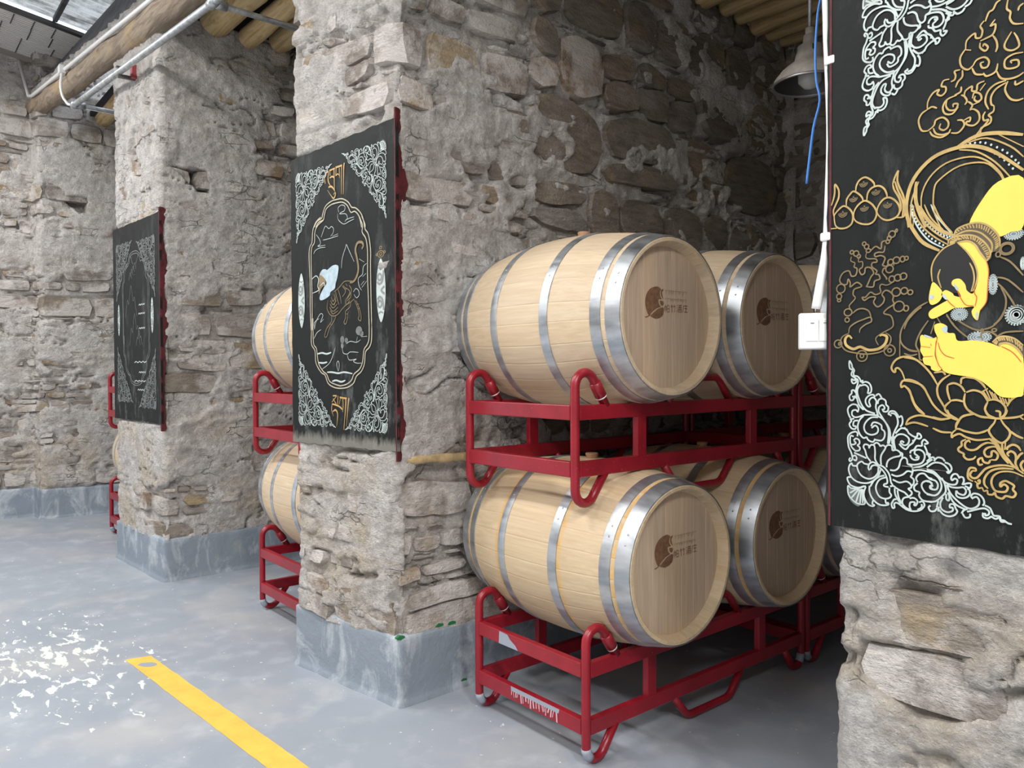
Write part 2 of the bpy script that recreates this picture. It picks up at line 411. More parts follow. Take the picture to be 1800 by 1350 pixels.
def lay_stones(rng, s0, s1, z0, z1, hs, wr, skip):
    """courses of uneven stones -> list of (sa, sb, za, zb, height) and a list of thin chips"""
    st = []; chips = []; z = z0
    while z < z1 - .03:
        if rng.random() < .38:
            h = rng.uniform(.018, .04); s = s0 + rng.uniform(0, .3)
            while s < s1:
                w = rng.uniform(.08, .30)
                if rng.random() < .62: chips.append((s, min(s + w, s1), z + .003, z + h - .003, rng.uniform(-.002, .022)))
                s += w + rng.uniform(.0, .12)
            z += h
        h = min(rng.choice(hs) * rng.uniform(.85, 1.2), z1 - z)
        s = s0 - rng.uniform(0, .2)
        while s < s1:
            w = min(max(h * rng.uniform(*wr), .10), .62); a = max(s, s0); b = min(s + w, s1); g = rng.uniform(.005, .014)
            if b - a > .05:
                if h > .13 and rng.random() < .28:
                    k = rng.uniform(.35, .65)
                    parts = [(a + g, b - g, z + g, z + h * k - g * .6), (a + g, b - g, z + h * k + g * .6, z + h - g)]
                else: parts = [(a + g, b - g, z + g + rng.uniform(0, .012), z + h - g - rng.uniform(0, .012))]
                for p in parts:
                    cs, cz = (p[0] + p[1]) / 2, (p[2] + p[3]) / 2
                    if p[3] - p[2] > .02 and not any(k0 < cs < k1 and k2 < cz < k3 for k0, k1, k2, k3 in skip):
                        st.append(p + (rng.uniform(-.004, .024),))
            s += w
        z += h
    return st, chips
def masonry(root, out, z0, z1, res, seed, hs, wr, bias, skip=(), holes=(), srange=None, cap=300, face='mortar_face', proud=.0, deep=None, panel=None, allow_dark=False):
    rng = random.Random(seed)
    sr = srange or (0, out.len)
    sk = list(skip) + [(h[0] - h[2], h[0] + h[2], h[1] - h[3], h[1] + h[3]) for h in holes]
    st, chips = lay_stones(rng, sr[0], deep[0] if deep else sr[1], z0, z1, hs, wr, sk)
    if deep:                                                     # larger blocks further into the bay, its shade put into their colour
        s2, k2 = lay_stones(rng, deep[0], sr[1], z0, z1, deep[1], deep[2], sk); st += s2; chips += k2
    ns = int(out.len / res) + 1; nz = int((z1 - z0) / res) + 1
    qs = np.unique(np.concatenate([np.linspace(0, out.len, ns)] + [c + np.linspace(-.02, .02, 5) for c in out.corner]))
    qz = np.linspace(z0, z1, nz); S, Z = np.meshgrid(qs, qz)
    wob_s = .014 * vnoise(S * 6, Z * 6, seed + 1) + .007 * vnoise(S * 17, Z * 17, seed + 2)
    wob_z = .016 * vnoise(S * 3.1, Z * 5, seed + 3) + .007 * vnoise(S * 15, Z * 15, seed + 4)
    Sw, Zw = S + wob_s, Z + wob_z
    H = np.full(S.shape, -9.0)
    for (a, b, c, d, h) in st + chips:
        i0, i1 = np.searchsorted(qs, (a - .05, b + .05)); j0, j1 = np.searchsorted(qz, (c - .05, d + .05))
        if i1 <= i0 or j1 <= j0: continue
        s_, z_ = Sw[j0:j1, i0:i1], Zw[j0:j1, i0:i1]
        m = (s_ > a) & (s_ < b) & (z_ > c) & (z_ < d)
        sub = H[j0:j1, i0:i1]; sub[m] = np.maximum(sub[m], h)
    cov = fbm(S * 1.7, Z * 2.4, seed + 9, 4, .55) * 1.25 + .30 * fbm(S * 9, Z * 14, seed + 11, 3) + bias(S, Z)
    c = sstep(-.10, .14, cov)
    opn = sstep(.12, .42, fbm(S * 3.0, Z * 5.5, seed + 21, 3)) * (1 - sstep(.1, .6, bias(S, Z)))
    joint = -.010 + .010 * fbm(S * 14, Z * 14, seed + 5, 3) - .038 * opn
    covered = .014 + .011 * fbm(S * 4.2, Z * 5.2, seed + 31, 4, .6)
    M = np.where(H > -5, (H - .030) * (1 - c) + np.maximum(H + .003, covered) * c, joint * (1 - c) + covered * c)
    M = M + .0075 * fbm(S * 20, Z * 25, seed + 6, 4, .68) + .007 * (1 - np.abs(fbm(S * 10, Z * 15, seed + 7, 3)) * 1.6) * c
    slit = np.minimum(np.abs(vnoise(S * 1.9, Z * 7.5 + .35 * vnoise(S * 5, Z * 3, seed + 63), seed + 61) - .1), np.abs(vnoise(S * 2.6 + 9, Z * 11 + .4 * vnoise(S * 7, Z * 4, seed + 67), seed + 66)))
    M = M - .036 * (1 - sstep(.012, .045, slit)) * sstep(.0, .25, fbm(S * 2.6, Z * 4.0, seed + 62, 2))
    if panel:                                                    # smooth ground under a mural
        inside = sstep(panel[0] - .015, panel[0] + .01, S) * (1 - sstep(panel[1] - .008, panel[1] + .012, S)) * sstep(panel[2] - .01, panel[2] + .01, Z) * (1 - sstep(panel[3] - .01, panel[3] + .01, Z))
        M = M * (1 - inside) + np.minimum(M, .002) * inside
    for (hs_, hz_, ws, hz2, dep) in holes:
        tz = np.clip((Z - hz_) / hz2 * .5 + .5, 0, 1)
        k = np.maximum(np.abs(S - hs_ + (Z - hz_) * .62) / (ws * (.28 + .80 * tz)), np.abs(Z - hz_) / hz2) + .16 * fbm(S * 12, Z * 12, seed + 41, 3)
        M = M - dep * (1 - sstep(.85, 1.0, k))
    M = M + proud
    X, Y = out.at(S.ravel(), M.ravel()); X = X.reshape(S.shape); Y = Y.reshape(S.shape)
    mo = link(face, grid_mesh(face, X, Y, Z), MORTAR, root)
    # stones
    k = 0; order = sorted(st, key=lambda p: -(p[1] - p[0]) * (p[3] - p[2]))
    rest = MB()
    for lst, single in ((order[:cap], True), (order[cap:] + chips, False)):
        for (a, b, c0, d0, h) in lst:
            w, hh = b - a, d0 - c0
            nx = int(min(9, max(4, w / .045))) if single else 4; nzz = int(min(7, max(4, hh / .04))) if single else 3
            U = np.concatenate([[-1], np.linspace(-.93, .93, nx - 1), [1]]) if single else np.array([-1, -.8, .8, 1.])
            V = np.concatenate([[-1], np.linspace(-.90, .90, nzz - 1), [1]]) if single else np.array([-1, 0, 1.])
            Ug, Vg = np.meshgrid(U, V)
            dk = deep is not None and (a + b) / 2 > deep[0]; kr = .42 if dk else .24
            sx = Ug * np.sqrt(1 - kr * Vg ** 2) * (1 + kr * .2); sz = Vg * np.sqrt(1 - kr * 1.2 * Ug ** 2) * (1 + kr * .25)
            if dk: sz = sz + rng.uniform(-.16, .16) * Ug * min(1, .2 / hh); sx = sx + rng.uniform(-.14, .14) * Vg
            q = (a + b) / 2 + sx * w / 2; z = (c0 + d0) / 2 + sz * hh / 2
            q = q - (.014 * vnoise(q * 6, z * 6, seed + 1) + .007 * vnoise(q * 17, z * 17, seed + 2))
            z = z - (.016 * vnoise(q * 3.1, z * 5, seed + 3) + .007 * vnoise(q * 15, z * 15, seed + 4))
            e = np.maximum(np.abs(Ug), np.abs(Vg))
            tl = rng.uniform(-.010, .010); tv = rng.uniform(-.008, .008)
            hgt = h + tl * Ug + tv * Vg + .009 * fbm(q * 9, z * 13, seed + 51, 3) + .004 * (1 - e)
            hgt = np.where(e > .97, -.05, hgt) + proud
            x, y = out.at(q.ravel(), hgt.ravel()); zf = z.ravel()
            n0, n1 = Ug.shape
            f = [(j * n1 + i, j * n1 + i + 1, (j + 1) * n1 + i + 1, (j + 1) * n1 + i) for j in range(n0 - 1) for i in range(n1 - 1)]
            if single:
                cx, cy, cz = float(x.mean()), float(y.mean()), float(zf.mean())
                me = mesh('stone', [(x[i] - cx, y[i] - cy, zf[i] - cz) for i in range(len(x))], f, True)
                me.set_sharp_from_angle(angle=.7)
                link('stone', me, STONE_SHADE if (deep is not None and deep[3] and (a + b) / 2 > deep[0] + rng.uniform(-.3, .5)) else STONE, root, (cx, cy, cz))
            else: rest.add([(x[i], y[i], zf[i]) for i in range(len(x))], f)
    if rest.f:
        tag(rest.build('stone_chips', STONE, root, True), kind='stuff')
    return mo
def plinth(root, pts, top, seed, name='plinth', z0=None):
    out = Outline(pts, .02); zb = FZ if z0 is None else z0
    qs = np.unique(np.concatenate([np.linspace(0, out.len, int(out.len / .03) + 2)] + [c + np.linspace(-.02, .02, 5) for c in out.corner]))
    rows = [(zb - .02, .012), (zb + .004, .012), (zb + .02, .002)] + [(zb + .03 + (top - zb - .04) * k / 9, 0) for k in range(10)] + [(top - .004, -.003), (top, -.010), (top + .004, -.05)]
    S = np.tile(qs, (len(rows), 1)); Z = np.array([[r[0]] for r in rows]) + 0 * S; Hh = np.array([[r[1]] for r in rows]) + 0 * S
    k = (np.arange(len(rows)) > 2)[:, None] & (np.arange(len(rows)) < len(rows) - 1)[:, None]
    Hh = Hh + np.where(k, .005 * fbm(S * 5, Z * 6, seed, 4), 0) + .004 * vnoise(S * 11, Z * 0 + 1, seed + 2)
    Z = Z + np.where((np.arange(len(rows)) > len(rows) - 4)[:, None], .007 * fbm(S * 5, S * 0, seed + 4, 3), 0)
    X, Y = out.at(S.ravel(), Hh.ravel())
    return link(name, grid_mesh(name, X.reshape(S.shape), Y.reshape(S.shape), Z), PLINTH, root)
def structure(name, label=None):
    o = bpy.data.objects.new(name, None); COL.objects.link(o); o['kind'] = 'structure'
    if label: o['label'] = label
    return o

# ---------------------------------------------------------------- floor, pillars, walls
v = []; f = []
NX, NY = 60, 46
for j in range(NY + 1):
    for i in range(NX + 1):
        v.append((-6.8 + 12.6 * i / NX, -5.2 + 8.4 * j / NY, FZ))
for j in range(NY):
    for i in range(NX):
        a = j * (NX + 1) + i; f.append((a, a + 1, a + NX + 2, a + NX + 1))
tag(link('floor', mesh('floor', v, f), FLOOR), 'grey painted concrete floor with pale flaked patches', kind='structure')

HS = (.07, .09, .11, .14, .18, .22)
# pillar between the two cask bays
p2 = structure('pillar', 'stone pillar with the tiger mural, between the two cask bays')
o2 = Outline([(-.95, .30), (-.913, -.337), (-.215, -.229), (-.225, .096), (-.285, 2.80)])
c2 = o2.corner
def bias2(S, Z):
    front = (S < c2[1] + .02)
    return np.where(front, .30 + .18 * sstep(2.0, 2.6, Z) + .22 * sstep(1.0, .8, Z), .20 - .44 * sstep(.5, 1.5, S - c2[1]) + .10 * sstep(1.9, 2.3, Z) * (1 - sstep(.2, 1.0, S - c2[1])))
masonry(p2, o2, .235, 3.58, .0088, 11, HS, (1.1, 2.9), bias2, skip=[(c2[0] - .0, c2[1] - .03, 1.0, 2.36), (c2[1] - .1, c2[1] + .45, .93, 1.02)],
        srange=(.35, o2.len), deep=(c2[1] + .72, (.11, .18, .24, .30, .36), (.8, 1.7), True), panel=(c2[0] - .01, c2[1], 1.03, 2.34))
q_ = np.linspace(c2[1] - .012, c2[1] + .36, 12); lm_ = MB(); rg = random.Random(3); vv_ = []
for k, s_ in enumerate(q_):
    for (hh_, zz_) in ((-.03, -.017), (.020, -.016), (.026, -.004), (.025, .010), (.016, .017), (-.03, .018)):
        e_ = 0 if 0 < k < 11 else -.02
        X_, Y_ = o2.at(np.array([s_]), np.array([hh_ + e_ + rg.uniform(-.003, .003)])); vv_.append((float(X_[0]), float(Y_[0]), .985 + zz_ + rg.uniform(-.003, .003) - .012 * k / 11))
lm_.add(vv_, [(k * 6 + i, k * 6 + 6 + i, k * 6 + 7 + i, k * 6 + 1 + i) for k in range(11) for i in range(5)])
lm_.build('stone', OCHRE, p2, True)['label'] = 'flat ochre ledge stone'
plinth(p2, [(-.972, .30), (-.934, -.360), (-.194, -.246), (-.202, .096), (-.262, 2.80)], .258, 5)
# pillar at the far side of the left bay
p1 = structure('pillar', 'far stone pillar with the mountain mural, left of the cask bay')
o1 = Outline([(-3.76, .5), (-3.747, -.463), (-2.826, -.405), (-2.842, 1.7)])
c1 = o1.corner
def bias1(S, Z):
    return np.where(S < c1[1] + .02, .3, .14 + .42 * sstep(2.55, 2.75, Z) * (1 - sstep(.3, .75, S - c1[1])) - .05)
masonry(p1, o1, .235, 3.68, .011, 23, HS, (1.1, 2.8), bias1, skip=[(c1[0], c1[1] + .09, 1.0, 2.4)], panel=(c1[0] - .01, c1[1], 1.00, 2.41),
        holes=[(c1[1] + .215, 2.610, .100, .078, .24)], srange=(.55, o1.len))
plinth(p1, [(-3.78, .5), (-3.768, -.486), (-2.804, -.427), (-2.820, 1.7)], .258, 8)
# pillar at the right edge
p3 = structure('pillar', 'stone pillar with the seated figure mural, nearest one')
o3 = Outline([(1.625, 2.80), (1.612, -.150), (3.0, -.150), (3.0, .9)])
c3 = o3.corner
masonry(p3, o3, .235, 3.4, .0095, 37, HS, (1.2, 3.0), lambda S, Z: np.where(S > c3[0] - .1, .30, .1) + 0 * Z, skip=[(c3[0] - .3, c3[1], .95, 2.4)], panel=(c3[0] - .02, c3[0] + 1.23, .99, 2.34),
        srange=(c3[0] - 1.0, c3[1]))
plinth(p3, [(1.603, 2.80), (1.590, -.172), (3.022, -.172), (3.022, .9)], .258, 9)
# end wall of the hall with its half pillar
wl = structure('wall_left', 'rubble stone end wall beyond the far pillar')
ol = Outline([(-6.10, -3.4), (-6.10, -.66), (-5.86, -.64), (-5.82, .1), (-5.80, 2.8)], .04)
masonry(wl, ol, .225, 4.40, .015, 51, (.07, .09, .12, .15, .20), (1.1, 2.6), lambda S, Z: .02 + .12 * sstep(2.2, 1.6, Z) + 0 * S,
        holes=[(ol.corner[1] + .31, 2.94, .11, .075, .14)], srange=(1.5, 4.3))
plinth(wl, [(-6.078, -3.4), (-6.078, -.682), (-5.838, -.662), (-5.798, .1), (-5.778, 2.8)], .255, 15, 'baseboard')
# back wall of the bays
wk = structure('wall_back', 'stone wall at the back of the dark cask bay')
ok = Outline([(-.30, 2.78), (1.66, 2.78)])
masonry(wk, ok, FZ, 3.7, .025, 61, (.12, .16, .22), (1.2, 2.4), lambda S, Z: -.10 + 0 * S, cap=200, deep=(-1, (.12, .18, .26), (.9, 1.8), True))  # every stone here takes the colour with the bay shade in it
wk2 = structure('wall_rear', 'stone wall at the back of the left bay')
ok2 = Outline([(-5.82, 2.75), (-.20, 2.75)])
masonry(wk2, ok2, FZ, 3.9, .045, 67, (.16, .2, .26), (1.4, 2.6), lambda S, Z: .1 + 0 * S, cap=0)
# closing walls behind the camera: plain mortared faces of the hall
for nm, pts in (('wall_front', [(5.6, -5.0), (-6.3, -5.0)]), ('wall_right', [(5.6, 3.0), (5.6, -5.2)])):
    w = structure(nm, None); oo = Outline(pts)
    S, Z = np.meshgrid(np.linspace(0, oo.len, 60), np.linspace(FZ, 5.1, 24))
    X, Y = oo.at(S.ravel(), (.02 * fbm(S * 2, Z * 2, 71, 3)).ravel())
    link('mortar_face', grid_mesh('mortar_face', X.reshape(S.shape), Y.reshape(S.shape), Z), MORTAR, w)

# ---------------------------------------------------------------- ceilings
def log_mesh(path, r0, r1, seed, n=14, cuts=10, capr=.75):
    rng = random.Random(seed); a, b = Vector(path[0]), Vector(path[1]); P = []; R = []
    for i in range(cuts + 1):
        t = i / cuts; p = a.lerp(b, t) + Vector((0, rng.uniform(-.008, .008), rng.uniform(-.008, .008)))
        P.append(p); R.append((r0 + (r1 - r0) * t) * rng.uniform(.95, 1.05))
    P = [P[0] + (P[0] - P[1]).normalized() * .03] + P; R = [R[0] * capr] + R
    return MB().tube(P, R, n)
ceil = structure('ceiling', 'log ceiling of the cask bays')
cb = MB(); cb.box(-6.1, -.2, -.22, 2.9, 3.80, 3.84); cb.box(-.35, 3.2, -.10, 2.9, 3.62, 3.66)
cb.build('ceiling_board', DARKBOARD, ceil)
def put_log(a, b, r0, r1, seed):
    m = log_mesh(((0, 0, 0), Vector(b) - Vector(a)), r0, r1, seed)
    return m.build('log', LOG, ceil, True, a)
for i, (y, z, r) in enumerate(((-.055, 3.705, .105), (.165, 3.655, .070), (.395, 3.685, .085), (.66, 3.67, .075), (.92, 3.68, .085), (1.2, 3.67, .07), (1.5, 3.68, .08), (1.8, 3.68, .08), (2.1, 3.68, .08), (2.45, 3.68, .08))):
    put_log((-2.80, y, z), (-.75, y + .02, z - .02), r, r * .92, 100 + i)
for i, (y, z, r) in enumerate(((.1, 3.52, .08), (.38, 3.52, .07), (.66, 3.51, .075), (.95, 3.52, .08), (1.24, 3.51, .07), (1.55, 3.52, .07), (1.84, 3.50, .075), (2.06, 3.50, .055), (2.22, 3.49, .055), (2.39, 3.485, .055), (2.55, 3.48, .05), (2.70, 3.48, .05))):
    put_log((-.25, y, z), (1.75, y + .03, z + .01), r, r * .95, 200 + i)
for i, (y, z, r) in enumerate(((-.10, 3.81, .085), (.20, 3.79, .085), (.55, 3.79, .08), (.9, 3.79, .08))):
    put_log((-5.84, y, z), (-3.65, y, z - .03), r, r, 300 + i)
def rowp(x, off, z):                                             # along the line of the pillar fronts
    return Vector((x - .0636 * off, -.25 + .0637 * (x + .19) + off, z))
bmz = lambda x: 3.845 + (x + 6.0) * -.0685
beam = structure('beam', 'long old log beam running over the pillar heads')
P = [rowp(x, .005, bmz(x)) for x in np.linspace(-6.15, 1.6, 30)]
rg = random.Random(5); P = [p + Vector((0, rg.uniform(-.006, .006), rg.uniform(-.008, .008))) for p in P]
MB().tube([p - P[0] for p in P], [.085 * rg.uniform(.93, 1.07) for p in P], 16).build('beam_log', OLDLOG, beam, True, P[0])
# rubble and mud packed on top of the beam
xs = np.linspace(-6.1, 1.6, 260); prof = [(-.03, .055), (-.075, .085), (-.070, .115), (-.045, .145), (-.03, .17), (.02, .20), (.2, .21)]
S, K = np.meshgrid(xs, np.arange(len(prof)))
OFF = np.array([[p[0]] for p in prof]) + 0 * S; ZZ = np.array([[p[1]] for p in prof]) + 0 * S
OFF = OFF - .05 * fbm(S * 10, K * 1.7, 77, 4, .7) * (K > 0); ZZ = ZZ + .030 * fbm(S * 12, K * 1.3, 78, 4, .7) * (K > 0)
me = grid_mesh('rubble_packing', S - .0636 * OFF, -.25 + .0637 * (S + .19) + OFF, bmz(S) + ZZ)
link('rubble_packing', me, MORTAR, beam)
# roof over the aisle
roof = structure('roof', 'corrugated sheet roof over the aisle')
rz = lambda y: 4.36 - .148 * (y + .9)
m = MB()
v = []
for x in np.linspace(-6.2, 1.6, 40):
    o_ = .012 * math.sin(x * 9) ; zt = bmz(x)
    v += [rowp(x, .0 + o_, zt + .15), rowp(x, -.03, zt + .19), rowp(x, .10, max(rz(-.45) + .0, zt + .4) - .10), rowp(x, .17, rz(-.3) - .01), rowp(x, .3, rz(-.3))]
m.add(v, [(i * 5 + k, i * 5 + 5 + k, i * 5 + 6 + k, i * 5 + 1 + k) for i in range(39) for k in range(4)])
m.build('roof_edge', TARP, roof, True)
def sheet(name, x0, x1, y0, y1, pitch, amp, mat, flat=.5, dz=0):
    m = MB(); x = x0; xs_ = []
    while x < x1:
        xs_ += [(x, 0), (x + pitch * (flat - .12), 0), (x + pitch * flat, amp), (x + pitch * .88, amp)]; x += pitch
    ys = np.linspace(y0, y1, 12); v = [(a, y, rz(y) + b + dz) for y in ys for a, b in xs_]; n = len(xs_)
    m.add(v, [(j * n + i, j * n + i + 1, j * n + n + i + 1, j * n + n + i) for j in range(11) for i in range(n - 1)])
    return m.build(name, mat, roof)
sheet('roof_sheet', -6.15, -5.14, -5.0, -.30, .036, .010, SHEETA, .62)
rib = MB()
ys_ = np.linspace(-5.0, -.30, 12)
rib.add([(xx, y, rz(y) + zz) for y in ys_ for xx, zz in ((-.0085, 0), (-.007, -.013), (.007, -.013), (.0085, 0))], [(j * 4 + k, j * 4 + k + 1, j * 4 + 5 + k, j * 4 + 4 + k) for j in range(11) for k in range(3)])
RIBM = mesh('rib', rib.v, rib.f); RIBM.materials.append(m_plain('white rib', srgb(228, 226, 222), .4))
for k_ in range(25): link('rib', RIBM, None, roof, (-6.12 + k_ * .0395, 0, .002))
SEAM = mesh('seam', *(lambda m: (m.v, m.f))(MB().box(-.115, .115, -.004, .004, -.0155, -.001)))
SEAM.materials.append(DARKMETAL)
rg = random.Random(31)
for y in np.arange(-1.9, -.35, .19):
    for q in range(4): yy = y + rg.uniform(-.05, .05); link('seam', SEAM, None, roof, (-6.0 + q * .235, yy, rz(yy) + .002))
sheet('skylight_sheet', -5.12, -3.2, -5.0, -.28, .085, .034, SHEETB, .5, .05)
sheet('roof_sheet', -3.2, 5.7, -5.0, -.28, .15, .03, SHEETA, .5, .03)
MB().box(-5.16, -5.10, -4.9, -.36, 0, .03).build('sheet_lap', DARKMETAL, roof).location = (0, 0, 0)
lap = bpy.data.objects['sheet_lap']; lap.data.transform(Matrix.Translation((0, 0, 0)))
for vv in lap.data.vertices: vv.co.z += rz(vv.co.y) - .015
for y_ in (-.62, -1.05, -1.6, -2.3):
    o_ = MB().box(-5.1, -3.2, -.018, .018, -.03, .0).build('batten', TARP, roof, False, (0, y_, rz(y_) + .045))
MB().box(-6.12, -6.05, -4.9, -.36, 0, .05).build('edge_flashing', m_plain('grey flashing', srgb(150, 142, 136), .6), roof)
lap = bpy.data.objects['edge_flashing']
for vv in lap.data.vertices: vv.co.z += rz(vv.co.y) - .06
